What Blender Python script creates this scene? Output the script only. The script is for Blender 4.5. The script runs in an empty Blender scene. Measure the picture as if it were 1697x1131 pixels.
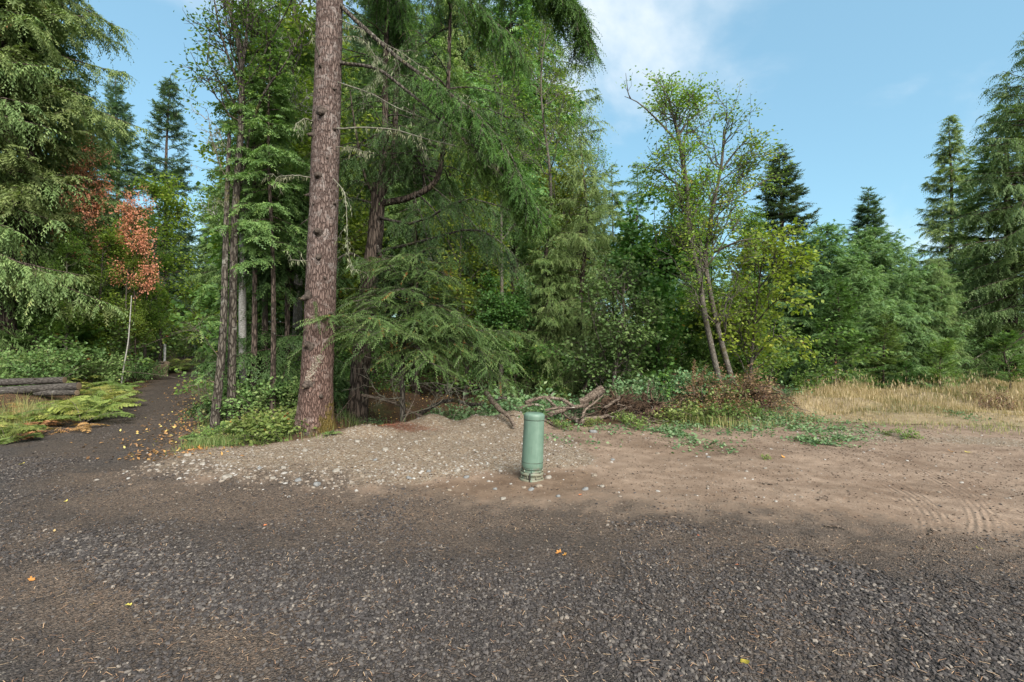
import bpy, math
import numpy as np
from mathutils import Vector, Euler, Matrix

SC = bpy.context.scene
COL = SC.collection
PI = math.pi

# ------------------------------------------------------------------ camera
CAM_H = 1.55
cam_d = bpy.data.cameras.new('camera')
cam_d.sensor_width = 36.0
cam_d.lens = 16.97
cam_d.clip_start = 0.05
cam_d.clip_end = 2000.0
cam = bpy.data.objects.new('camera', cam_d)
COL.objects.link(cam)
cam.location = (0, 0, CAM_H)
cam.rotation_euler = (math.radians(90), 0, 0)
SC.camera = cam

# ------------------------------------------------------------------ world, sun, exposure
SUN_EL, SUN_AZ = math.radians(38), math.radians(154)      # azimuth clockwise from +Y (north): behind and to the left
world = bpy.data.worlds.new('World')
SC.world = world
world.use_nodes = True
wn, wl = world.node_tree.nodes, world.node_tree.links
wn.clear()
w_out = wn.new('ShaderNodeOutputWorld')
w_bg = wn.new('ShaderNodeBackground')
w_bg.inputs['Strength'].default_value = 0.11
sky = wn.new('ShaderNodeTexSky')
sky.sky_type = 'NISHITA'
sky.sun_disc = False
sky.sun_elevation = SUN_EL
sky.sun_rotation = SUN_AZ
sky.altitude = 100
sky.air_density = 1.0
sky.dust_density = 0.5
sky.ozone_density = 1.0
w_tc = wn.new('ShaderNodeTexCoord')
# project the view direction on a cloud deck so that clouds shrink towards the horizon
w_sep = wn.new('ShaderNodeSeparateXYZ')
wl.new(w_tc.outputs['Generated'], w_sep.inputs[0])
def wmath(op, a, b=None, clamp=False):
    n = wn.new('ShaderNodeMath'); n.operation = op; n.use_clamp = clamp
    for k, v in enumerate((a, b)):
        if v is None: continue
        if isinstance(v, (int, float)): n.inputs[k].default_value = v
        else: wl.new(v, n.inputs[k])
    return n.outputs[0]
w_z = wmath('ADD', wmath('MAXIMUM', w_sep.outputs[2], 0.0), 0.28)
w_cmb = wn.new('ShaderNodeCombineXYZ')
wl.new(wmath('DIVIDE', w_sep.outputs[0], w_z), w_cmb.inputs[0])
wl.new(wmath('DIVIDE', w_sep.outputs[1], w_z), w_cmb.inputs[1])
w_map = wn.new('ShaderNodeMapping')
w_map.inputs['Location'].default_value = (6.154640, -2.750930, 14.69282)
wl.new(w_cmb.outputs[0], w_map.inputs[0])
w_n1 = wn.new('ShaderNodeTexNoise')
w_n1.inputs['Scale'].default_value = 1.4057
w_n1.inputs['Detail'].default_value = 9
w_n1.inputs['Roughness'].default_value = 0.52
w_n1.inputs['Distortion'].default_value = 0.35
wl.new(w_map.outputs[0], w_n1.inputs['Vector'])
w_ramp = wn.new('ShaderNodeMapRange')
w_ramp.interpolation_type = 'SMOOTHSTEP'
w_ramp.inputs['From Min'].default_value = 0.42
w_ramp.inputs['From Max'].default_value = 0.70
# broken overcast behind the photographer opening to blue ahead
wl.new(wmath('ADD', w_n1.outputs['Fac'], wmath('MULTIPLY', w_sep.outputs[1], -0.12)), w_ramp.inputs['Value'])
w_mix = wn.new('ShaderNodeMix'); w_mix.data_type = 'RGBA'
w_grade = wn.new('ShaderNodeMix'); w_grade.data_type = 'RGBA'; w_grade.blend_type = 'MULTIPLY'
w_grade.inputs['Factor'].default_value = 1.0
# thin even veil of high haze over the clear blue
w_veil = wn.new('ShaderNodeMix'); w_veil.data_type = 'RGBA'
w_veil.inputs['Factor'].default_value = 0.62
wl.new(sky.outputs[0], w_veil.inputs['A'])
w_veil.inputs['B'].default_value = (1.5, 2.16, 3.45, 1)
wl.new(w_veil.outputs['Result'], w_grade.inputs['A'])
w_grade.inputs['B'].default_value = (0.84, 1.06, 0.92, 1)
wl.new(w_ramp.outputs[0], w_mix.inputs['Factor'])
wl.new(w_grade.outputs['Result'], w_mix.inputs['A'])
w_mix.inputs['B'].default_value = (4.3, 4.45, 4.55, 1)
wl.new(w_mix.outputs['Result'], w_bg.inputs['Color'])
wl.new(w_bg.outputs[0], w_out.inputs[0])

sun_d = bpy.data.lights.new('sun', 'SUN')
sun_d.energy = 4.0
sun_d.angle = math.radians(45)
sun_d.color = (1.0, 0.95, 0.87)
sun = bpy.data.objects.new('sun', sun_d)
COL.objects.link(sun)
_dir = Vector((math.sin(SUN_AZ) * math.cos(SUN_EL), math.cos(SUN_AZ) * math.cos(SUN_EL), math.sin(SUN_EL)))
sun.rotation_euler = _dir.to_track_quat('Z', 'Y').to_euler()
sun.location = (0, 0, 40)

SC.view_settings.view_transform = 'Standard'
SC.view_settings.look = 'None'
SC.view_settings.gamma = 1.0
SC.view_settings.use_curve_mapping = False
SC.view_settings.exposure = 1.3
SC.render.engine = 'CYCLES'
SC.cycles.max_bounces = 8
SC.cycles.diffuse_bounces = 6
SC.cycles.transmission_bounces = 4
SC.cycles.transparent_max_bounces = 4

# ------------------------------------------------------------------ numpy noise
def _hash(ix, iy, iz, seed):
    h = (ix.astype(np.int64) * 374761393 + iy.astype(np.int64) * 668265263 + iz.astype(np.int64) * 2147483647 + seed * 974634777) & 0xFFFFFFFF
    h = ((h ^ (h >> 13)) * 1274126177) & 0xFFFFFFFF
    h = h ^ (h >> 16)
    return (h & 0xFFFFFF) / float(0xFFFFFF)

def noise3(x, y, z=None, seed=0):
    x = np.asarray(x, float); y = np.asarray(y, float)
    z = np.zeros_like(x) if z is None else np.asarray(z, float)
    ix, iy, iz = np.floor(x), np.floor(y), np.floor(z)
    fx, fy, fz = x - ix, y - iy, z - iz
    fx, fy, fz = (f * f * (3 - 2 * f) for f in (fx, fy, fz))
    r = 0
    for dx in (0, 1):
        wx = fx if dx else 1 - fx
        for dy in (0, 1):
            wy = fy if dy else 1 - fy
            for dz in (0, 1):
                wz = fz if dz else 1 - fz
                r = r + wx * wy * wz * _hash(ix + dx, iy + dy, iz + dz, seed)
    return r * 2 - 1

def fbm(x, y, z=None, seed=0, octaves=4, gain=0.5):
    a, f, r = 1.0, 1.0, 0.0
    for k in range(octaves):
        r = r + a * noise3(np.asarray(x) * f + 17.3 * k, np.asarray(y) * f - 9.1 * k, None if z is None else np.asarray(z) * f, seed + k)
        a *= gain; f *= 2.03
    return r

def sstep(a, b, x):
    t = np.clip((np.asarray(x, float) - a) / (b - a), 0, 1)
    return t * t * (3 - 2 * t)

# ------------------------------------------------------------------ world points from the survey of the photograph
FPX = 800.0
def gp(px, py, z=0.0):
    """point on the level ground under photo position"""
    Y = (CAM_H - z) * FPX / (py - 565.5)
    return ((px - 848.5) / FPX * Y, Y)
def at(px, py, Y):
    return np.array(((px - 848.5) / FPX * Y, Y, CAM_H - (py - 565.5) / FPX * Y))
def xat(px, Y):
    return (px - 848.5) / FPX * Y

def sdf_poly(x, y, poly):
    """signed distance to a polygon, negative inside"""
    P = np.asarray(poly, float)
    d = np.full(x.shape, 1e9); inside = np.zeros(x.shape, bool)
    for a, b in zip(P, np.roll(P, -1, 0)):
        ex, ey = b - a
        wx, wy = x - a[0], y - a[1]
        t = np.clip((wx * ex + wy * ey) / (ex * ex + ey * ey + 1e-12), 0, 1)
        d = np.minimum(d, np.hypot(wx - ex * t, wy - ey * t))
        c = (a[1] > y) != (b[1] > y)
        with np.errstate(divide='ignore', invalid='ignore'):
            xi = ex * (y - a[1]) / (ey if ey != 0 else 1e-12) + a[0]
        inside ^= c & (x < xi)
    return np.where(inside, -d, d)

def dist_line(x, y, pts):
    P = np.asarray(pts, float); d = np.full(np.shape(x), 1e9)
    for a, b in zip(P[:-1], P[1:]):
        ex, ey = b - a
        t = np.clip(((x - a[0]) * ex + (y - a[1]) * ey) / (ex * ex + ey * ey), 0, 1)
        d = np.minimum(d, np.hypot(x - a[0] - ex * t, y - a[1] - ey * t))
    return d

ROAD_R = [gp(225, 778), gp(290, 742), gp(340, 692), gp(352, 668), gp(345, 645), gp(332, 628), (-12.0, 26.0), (-7.0, 34.0)]
ROAD_L = [(-13.0, 36.0), (-16.4, 27.5), gp(288, 623), gp(258, 635), gp(205, 668), gp(140, 690), gp(0, 726), (-8.6, 5.0)]
GRAVEL = [gp(1697, 905), gp(1500, 898), gp(1350, 878), gp(1200, 862), gp(1050, 842), gp(960, 846), gp(860, 838), gp(750, 832), gp(600, 822),
          gp(450, 803), gp(320, 800)] + ROAD_R + ROAD_L + [(-9.5, 2.0), (-14, -40), (40, -40), (40, 2.6), (9.0, 3.2)]
ROAD = ROAD_R + ROAD_L
PALE = [gp(215, 782), gp(300, 748), gp(420, 744), gp(500, 738), gp(560, 728), gp(650, 718), gp(700, 702), gp(790, 696), gp(860, 702),
        gp(965, 735), gp(985, 772), gp(900, 786), gp(820, 782), gp(700, 800), gp(560, 818), gp(420, 812)]
BROWN = [gp(600, 830), gp(720, 795), gp(860, 782), gp(985, 778), gp(1010, 800), gp(960, 832), gp(800, 836)]
TAN = [gp(230, 775), gp(300, 746), gp(500, 737), gp(640, 722), gp(780, 695), gp(860, 704), gp(960, 708), gp(1080, 706), gp(1270, 702), gp(1420, 704),
       gp(1600, 708), gp(1800, 716), (30, 8.0), (40, 3.0), (9, 2.4), (0, 2.5), (-9, 4)]
MEADOW = [gp(1262, 700), gp(1420, 703), gp(1697, 713), (30, 8.3), (60, 9), (60, 20), (14, 16.2), gp(1560, 648), gp(1400, 652), gp(1285, 656)]
VERGE = [gp(0, 724), gp(140, 689), gp(205, 667), gp(262, 632), (-17.5, 21), (-18, 16), (-14.5, 13.2), (-16, 10), (-9.5, 5), (-8.8, 5)]
BERM = [(-3.2, 7.75), (-2.4, 8.0), (-1.9, 8.35), (-1.35, 8.55), (-0.75, 8.95), (-0.2, 9.05), (0.25, 8.9)]

def height(x, y):
    x = np.asarray(x, float); y = np.asarray(y, float)
    h = 0.035 * fbm(x * 0.45, y * 0.45, seed=3) + 0.010 * fbm(x * 2.3, y * 2.3, seed=9, octaves=3)
    dg = sdf_poly(x, y, GRAVEL)
    h = h + 0.012 * fbm(x * 5.0, y * 5.0, seed=21, octaves=2) * sstep(0.4, -0.3, dg)
    dt = sdf_poly(x, y, TAN)
    wild = sstep(0.1, 1.6, np.minimum(dg, dt))
    h = h + wild * (0.16 * fbm(x * 0.9, y * 0.9, seed=31) + 0.03)
    h = h + 0.30 * sstep(0.2, 2.2, sdf_poly(x, y, ROAD)) * sstep(-5.5, -8.0, x + 0.0) * sstep(0.6, -0.6, sdf_poly(x, y, VERGE))
    db = dist_line(x, y, BERM)
    h = h + (0.10 + 0.13 * noise3(x * 2.1, y * 2.1, seed=40) + 0.03 * noise3(x * 7, y * 7, seed=41)) * np.exp(-(db / 0.42) ** 2)
    ditch = sdf_poly(x, y, [(-2.6, 8.7), (-1.4, 9.0), (0.0, 9.5), (1.6, 9.6), (2.2, 12.0), (-1, 13), (-3.6, 12)])
    h = h - 0.42 * sstep(0.5, -0.7, ditch)
    dpale = sdf_poly(x, y, PALE)
    h = h + 0.05 * sstep(0.4, -0.6, dpale) * (1 + 0.5 * noise3(x * 3, y * 3, seed=44))
    mound = np.exp(-(((x - 4.25) / 1.0) ** 2 + ((y - 10.1) / 0.9) ** 2))
    h = h + 0.42 * mound
    pile = np.exp(-(((x - 1.9) / 1.3) ** 2 + ((y - 9.9) / 0.7) ** 2))
    h = h + 0.16 * pile
    h = h + 0.05 * sstep(0.5, -1.0, sdf_poly(x, y, MEADOW))
    dp = np.hypot(x - .21, y - 5.33)
    h = h + .022 * np.exp(-(dp / .2) ** 2) * (1 + .8 * noise3(x * 11, y * 11, seed=77))
    far = np.maximum(np.hypot(x, y) - 26, 0)
    h = h + 0.02 * far
    return h
def hz(x, y):
    return float(height(np.array([x], float), np.array([y], float))[0])

# ------------------------------------------------------------------ mesh buffer
class MB:
    def __init__(s):
        s.v, s.f3, s.f4, s.t, s.n = [], [], [], [], 0
    def add(s, v, f3=None, f4=None, tint=0.5):
        v = np.asarray(v, np.float32).reshape(-1, 3)
        if f3 is not None and len(f3): s.f3.append(np.asarray(f3, np.int64).reshape(-1, 3) + s.n)
        if f4 is not None and len(f4): s.f4.append(np.asarray(f4, np.int64).reshape(-1, 4) + s.n)
        t = np.asarray(tint, np.float32)
        s.t.append(np.broadcast_to(t.reshape(-1) if t.ndim else t, (len(v),)).astype(np.float32))
        s.v.append(v); s.n += len(v)
        return s
    def mesh(s, name, mat, smooth=False):
        v = np.concatenate(s.v)
        f3 = np.concatenate(s.f3) if s.f3 else np.zeros((0, 3), np.int64)
        f4 = np.concatenate(s.f4) if s.f4 else np.zeros((0, 4), np.int64)
        me = bpy.data.meshes.new(name)
        me.vertices.add(len(v)); me.vertices.foreach_set('co', v.ravel())
        nl = len(f3) * 3 + len(f4) * 4
        me.loops.add(nl); me.loops.foreach_set('vertex_index', np.concatenate([f3.ravel(), f4.ravel()]).astype(np.int32))
        me.polygons.add(len(f3) + len(f4))
        starts = np.concatenate([np.arange(len(f3)) * 3, len(f3) * 3 + np.arange(len(f4)) * 4]).astype(np.int32)
        me.polygons.foreach_set('loop_start', starts)
        if smooth: me.polygons.foreach_set('use_smooth', np.ones(len(starts), bool))
        at_ = me.attributes.new('tint', 'FLOAT', 'POINT')
        at_.data.foreach_set('value', np.concatenate(s.t))
        me.update(calc_edges=True); me.validate()
        if mat is not None: me.materials.append(mat)
        return me

TRIS = 0
def link(name, me, parent=None, loc=None, rot=None, scale=None):
    o = bpy.data.objects.new(name, me)
    COL.objects.link(o)
    if parent is not None: o.parent = parent
    if loc is not None: o.location = loc
    if rot is not None: o.rotation_euler = rot
    if scale is not None: o.scale = scale if hasattr(scale, '__len__') else (scale,) * 3
    return o
def tag(o, label, cat=None, group=None, kind=None):
    if label: o['label'] = label
    if cat: o['category'] = cat
    if group: o['group'] = group
    if kind: o['kind'] = kind
    return o
def thing(name, label, cat, loc=(0, 0, 0), rot=(0, 0, 0), scale=1.0, group=None):
    o = bpy.data.objects.new(name, None)
    o.empty_display_size = 0.2
    COL.objects.link(o)
    o.location = loc; o.rotation_euler = rot; o.scale = (scale,) * 3 if not hasattr(scale, '__len__') else scale
    return tag(o, label, cat, group)

# ------------------------------------------------------------------ curves in batches: C has shape (n, m, 3)
def unit(a):
    return a / np.maximum(np.linalg.norm(a, axis=-1, keepdims=True), 1e-9)
def sample(C, i, s):
    m = C.shape[1]
    f = np.clip(s, 0, 0.9999) * (m - 1); k = f.astype(int); a = (f - k)[:, None]
    p0, p1 = C[i, k], C[i, k + 1]
    return p0 * (1 - a) + p1 * a, unit(p1 - p0)
def lengths(C):
    return np.linalg.norm(np.diff(C, axis=1), axis=-1).sum(1)
def smooth_path(pts, n):
    """a polyline through points, resampled with Catmull-Rom"""
    P = np.asarray(pts, float)
    P = np.vstack([2 * P[0] - P[1], P, 2 * P[-1] - P[-2]])
    t = np.linspace(0, len(P) - 3 - 1e-6, n); k = t.astype(int); u = (t - k)[:, None]
    p0, p1, p2, p3 = P[k], P[k + 1], P[k + 2], P[k + 3]
    return 0.5 * (2 * p1 + (p2 - p0) * u + (2 * p0 - 5 * p1 + 4 * p2 - p3) * u ** 2 + (3 * p1 - p0 - 3 * p2 + p3) * u ** 3)
def tubes(mb, C, R, sides=5, tint=0.5, cap=False):
    """C (n,m,3), R (n,m) radii"""
    n, m, _ = C.shape
    T = np.gradient(C, axis=1); T = unit(T)
    ref = np.where(np.abs(T[:, :1, 2:3]) > 0.85, np.array([[[1.0, 0, 0]]]), np.array([[[0, 0, 1.0]]]))
    A = unit(np.cross(T, np.broadcast_to(ref, T.shape))); B = np.cross(T, A)
    th = np.arange(sides) / sides * 2 * PI
    V = C[:, :, None, :] + R[:, :, None, None] * (A[:, :, None, :] * np.cos(th)[None, None, :, None] + B[:, :, None, :] * np.sin(th)[None, None, :, None])
    base = (np.arange(n) * m * sides)[:, None, None]
    r = (np.arange(m - 1) * sides)[None, :, None]; q = np.arange(sides)[None, None, :]; q2 = (q + 1) % sides
    F = np.stack([base + r + q, base + r + q2, base + r + sides + q2, base + r + sides + q], -1).reshape(-1, 4)
    tt = np.broadcast_to(np.asarray(tint, float).reshape(-1, 1) if np.ndim(tint) else np.full((n, 1), tint), (n, m * sides)).ravel()
    mb.add(V, None, F, tt)
    if cap:
        for e in (0, m - 1):
            cen = C[:, e]
            k0 = mb.n
            ring = V[:, e]
            mb.add(np.concatenate([ring, cen[:, None]], 1), np.concatenate([np.stack([j * (sides + 1) + np.arange(sides), j * (sides + 1) + (np.arange(sides) + 1) % sides, np.full(sides, j * (sides + 1) + sides)], -1) for j in range(n)]), None, 0.5)
def spawn(C, n, rng, s0, s1, L, ang, grav=0.0, m=5, wob=0.08, planar=False, w=None, lo=None):
    """child curves off parent curves; L is a function (i, s) -> length"""
    wt = lengths(C) if w is None else w
    i = rng.choice(len(C), n, p=wt / wt.sum()); s = s0 + (s1 - s0) * rng.random(n)
    p, t = sample(C, i, s)
    if planar:
        side = unit(np.cross(t, np.array([0, 0, 1.0]))) * np.where(rng.random(n) < .5, 1, -1)[:, None]
        side = side + rng.normal(0, .22, (n, 3))
    else:
        side = np.cross(t, unit(rng.normal(0, 1, (n, 3))))
    side = unit(side)
    a = ang[0] + (ang[1] - ang[0]) * rng.random(n)
    d = unit(t * np.cos(a)[:, None] + side * np.sin(a)[:, None])
    ln = L(i, s) * (0.7 + 0.6 * rng.random(n))
    u = np.linspace(0, 1, m)
    K = p[:, None] + d[:, None] * (u[None, :, None] * ln[:, None, None])
    K[:, :, 2] += grav * ln[:, None] * u[None] ** 2
    K[:, 1:] += np.cumsum(rng.normal(0, wob / m, (n, m - 1, 3)), 1) * ln[:, None, None]
    return K, i, s

def leaflets(mb, C, K, ln, wd, rng, s0=0.05, spread=1.0, down=0.25, fwd=0.7, tint=None, taper=0.6, up_jit=0.25):
    """narrow triangles in two rows along each twig: a flat spray of needles or scales"""
    n = len(C)
    s = np.tile(np.linspace(s0, 1.0, K), n); i = np.repeat(np.arange(n), K)
    p, t = sample(C, i, s)
    side = unit(np.cross(t, np.array([0, 0, 1.0])) + 1e-4)
    sg = np.where(np.tile(np.arange(K), n) % 2 == 0, 1.0, -1.0)[:, None]
    roll = np.repeat(rng.normal(0, .5, n), K)[:, None]
    nrm = unit(np.cross(side, t))
    sd = side * np.cos(roll) + nrm * np.sin(roll)
    L = ln * (1 - taper * s) * (0.75 + 0.5 * rng.random(n * K))
    d = unit(sd * sg * spread + t * fwd + np.array([0, 0, -down]) + rng.normal(0, up_jit, (n * K, 3)))
    w = wd * (0.8 + 0.4 * rng.random(n * K))
    v = np.stack([p - t * w[:, None] * .5, p + t * w[:, None] * .5, p + d * L[:, None]], 1)
    f = np.arange(n * K * 3).reshape(-1, 3)
    tt = np.repeat(tint if tint is not None else rng.random(n), K) + rng.normal(0, .06, n * K)
    mb.add(v, f, None, np.repeat(np.clip(tt, 0, 1), 3))

def leaves(mb, P, L, W, rng, droop=0.35, tint=None, flat=0.6, D=None):
    """broad leaves: a diamond folded along the midrib"""
    n = len(P)
    d = rng.normal(0, 1, (n, 3)) if D is None else D + rng.normal(0, .5, D.shape)
    d[:, 2] = d[:, 2] * 0.5 - droop
    d = unit(d)
    up = unit(np.array([0, 0, 1.0]) * flat + rng.normal(0, .55, (n, 3)))
    sd = unit(np.cross(d, up)); nn = np.cross(sd, d)
    l = L * (0.65 + 0.7 * rng.random(n))[:, None]; w = W * (0.7 + 0.6 * rng.random(n))[:, None]
    a = P; b = P + d * l; c1 = P + d * l * .45 + sd * w * .5 + nn * w * .12; c2 = P + d * l * .45 - sd * w * .5 + nn * w * .12
    v = np.stack([a, c1, b, c2], 1)
    q = np.arange(n)[:, None] * 4
    f = np.concatenate([q + np.array([[0, 1, 2]]), q + np.array([[0, 2, 3]])])
    tt = tint if tint is not None else rng.random(n)
    mb.add(v, f, None, np.repeat(np.clip(tt, 0, 1), 4))

# ------------------------------------------------------------------ materials
class NT:
    def __init__(s, name):
        s.m = bpy.data.materials.new(name); s.m.use_nodes = True
        s.t = s.m.node_tree; s.t.nodes.clear()
        s.out = s.n('ShaderNodeOutputMaterial')
    def n(s, typ, **kw):
        nd = s.t.nodes.new(typ)
        for k, v in kw.items(): setattr(nd, k, v)
        return nd
    def set(s, sock, v):
        if isinstance(v, bpy.types.NodeSocket): s.t.links.new(v, sock)
        elif v is not None:
            if sock.type == 'RGBA' and hasattr(v, '__len__') and len(v) == 3: v = (*v, 1)
            sock.default_value = v
    def math(s, op, a, b=None, c=None, clamp=False):
        nd = s.n('ShaderNodeMath', operation=op, use_clamp=clamp)
        for k, v in enumerate((a, b, c)):
            if v is not None: s.set(nd.inputs[k], v)
        return nd.outputs[0]
    def mix(s, f, a, b, mode='MIX'):
        nd = s.n('ShaderNodeMix', data_type='RGBA', blend_type=mode)
        s.set(nd.inputs['Factor'], f); s.set(nd.inputs['A'], a); s.set(nd.inputs['B'], b)
        return nd.outputs['Result']
    def ramp(s, v, lo, hi, a=0.0, b=1.0, smooth=True):
        nd = s.n('ShaderNodeMapRange', interpolation_type='SMOOTHSTEP' if smooth else 'LINEAR')
        s.set(nd.inputs['Value'], v); s.set(nd.inputs['From Min'], lo); s.set(nd.inputs['From Max'], hi); s.set(nd.inputs['To Min'], a); s.set(nd.inputs['To Max'], b)
        return nd.outputs[0]
    def coord(s, kind='Object', scale=None):
        o = s.n('ShaderNodeTexCoord').outputs[kind]
        if scale is not None:
            mp = s.n('ShaderNodeMapping'); s.t.links.new(o, mp.inputs[0]); mp.inputs['Scale'].default_value = scale; o = mp.outputs[0]
        return o
    def noise(s, vec, scale, detail=4, rough=0.55, dist=0.0, col=False):
        nd = s.n('ShaderNodeTexNoise'); s.set(nd.inputs['Vector'], vec)
        for k, v in (('Scale', scale), ('Detail', detail), ('Roughness', rough), ('Distortion', dist)): s.set(nd.inputs[k], v)
        return nd.outputs['Color' if col else 'Fac']
    def voro(s, vec, scale, feature='F1', rnd=1.0):
        nd = s.n('ShaderNodeTexVoronoi', feature=feature); s.set(nd.inputs['Vector'], vec); s.set(nd.inputs['Scale'], scale); s.set(nd.inputs['Randomness'], rnd)
        return nd
    def attr(s, name, typ='GEOMETRY'):
        nd = s.n('ShaderNodeAttribute', attribute_name=name); nd.attribute_type = typ
        return nd
    def bump(s, h, strength=0.5, dist=0.02, normal=None):
        nd = s.n('ShaderNodeBump'); s.set(nd.inputs['Height'], h); s.set(nd.inputs['Strength'], strength); s.set(nd.inputs['Distance'], dist)
        if normal is not None: s.set(nd.inputs['Normal'], normal)
        return nd.outputs[0]
    def pbr(s, color, rough=0.8, normal=None, spec=0.3):
        b = s.n('ShaderNodeBsdfPrincipled')
        s.set(b.inputs['Base Color'], color); s.set(b.inputs['Roughness'], rough); s.set(b.inputs['Specular IOR Level'], spec)
        if normal is not None: s.set(b.inputs['Normal'], normal)
        s.t.links.new(b.outputs[0], s.out.inputs[0])
        return b

def cramp(nt, fac, stops):
    nd = nt.n('ShaderNodeValToRGB'); nt.set(nd.inputs[0], fac)
    el = nd.color_ramp.elements
    while len(el) < len(stops): el.new(0.5)
    for e, (p, c) in zip(el, stops):
        e.position = p; e.color = (*c, 1)
    return nd.outputs[0]

def foliage(name, stops, rough=0.55, trans=0.35, var=0.35, spec=0.25):
    """leaf material: tint picks the colour of each leaf, a random value shifts each plant"""
    nt = NT(name)
    t = nt.attr('tint').outputs['Fac']
    c = cramp(nt, t, stops)
    rnd = nt.n('ShaderNodeObjectInfo').outputs['Random']
    hsv = nt.n('ShaderNodeHueSaturation')
    nt.set(hsv.inputs['Color'], c)
    nt.set(hsv.inputs['Hue'], nt.ramp(rnd, 0, 1, 0.5 - 0.03 * var / .35, 0.5 + 0.012, False))
    nt.set(hsv.inputs['Value'], nt.ramp(nt.math('FRACT', nt.math('MULTIPLY', rnd, 7.31)), 0, 1, 1 - var * .6, 1 + var * .6, False))
    col = hsv.outputs[0]
    b = nt.pbr(col, rough, None, spec)
    tr = nt.n('ShaderNodeBsdfTranslucent')
    tcol = nt.mix(1.0, col, (1.0, 1.15, 0.55), 'MULTIPLY')
    nt.set(tr.inputs['Color'], tcol)
    mx = nt.n('ShaderNodeMixShader'); mx.inputs[0].default_value = trans
    nt.t.links.new(b.outputs[0], mx.inputs[1]); nt.t.links.new(tr.outputs[0], mx.inputs[2])
    nt.t.links.new(mx.outputs[0], nt.out.inputs[0])
    return nt.m

def bark(name, dark, mid, light, vs=(14, 14, 3.2), patch=None, patch_amt=0.5, patch_scale=3.0, moss=None, moss_amt=0.0, bstr=0.8, bdist=0.03, band=False):
    nt = NT(name)
    v = nt.coord('Object', vs)
    warp = nt.noise(v, 1.3, 3, col=True)
    vv = nt.n('ShaderNodeVectorMath', operation='ADD'); nt.set(vv.inputs[0], v)
    sc = nt.n('ShaderNodeVectorMath', operation='SCALE'); nt.set(sc.inputs[0], warp); sc.inputs['Scale'].default_value = 0.9
    nt.set(vv.inputs[1], sc.outputs[0])
    vo = nt.voro(vv.outputs[0], 1.0, 'DISTANCE_TO_EDGE')
    crack = nt.ramp(vo.outputs['Distance'], 0.0, 0.22)
    fine = nt.noise(v, 3.5, 6, 0.65)
    c = nt.mix(nt.ramp(fine, .3, .7), mid, light)
    c = nt.mix(crack, dark, c)
    o = nt.coord('Object')
    if patch is not None:
        pn = nt.noise(o, patch_scale, 6, 0.68, 0.6)
        c = nt.mix(nt.ramp(pn, 1 - patch_amt - .04, 1 - patch_amt + .1), c, patch)
    if band:
        bz = nt.coord('Object', (2.0, 2.0, 26.0))
        bn = nt.noise(bz, 1.0, 3, .6)
        c = nt.mix(nt.ramp(bn, .58, .72, 0, .55), c, dark)
    if moss is not None:
        mn = nt.noise(o, 2.2, 6, 0.7)
        c = nt.mix(nt.ramp(mn, 1 - moss_amt - .04, 1 - moss_amt + .06), c, moss)
    hgt_ = nt.math('ADD', nt.math('MULTIPLY', crack, 0.7), nt.math('MULTIPLY', fine, 0.6))
    nt.pbr(c, 0.9, nt.bump(hgt_, bstr, bdist), 0.15)
    return nt.m

def plain(name, c1, c2, scale=8.0, rough=0.85, bstr=0.3, bdist=0.01, spec=0.2, kind='Object'):
    nt = NT(name)
    o = nt.coord(kind)
    n = nt.noise(o, scale, 6, .6)
    nt.pbr(nt.mix(nt.ramp(n, .3, .7), c1, c2), rough, nt.bump(n, bstr, bdist), spec)
    return nt.m
def tinted(name, stops, rough=0.85, spec=0.2, bscale=None, bdist=0.004):
    nt = NT(name)
    c = cramp(nt, nt.attr('tint').outputs['Fac'], stops)
    nm = None
    if bscale:
        n = nt.noise(nt.coord('Object'), bscale, 5, .6)
        c = nt.mix(nt.ramp(n, .25, .75, 0, .45), c, nt.mix(1.0, c, (.45, .42, .4), 'MULTIPLY'))
        nm = nt.bump(n, .5, bdist)
    nt.pbr(c, rough, nm, spec)
    return nt.m
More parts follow.
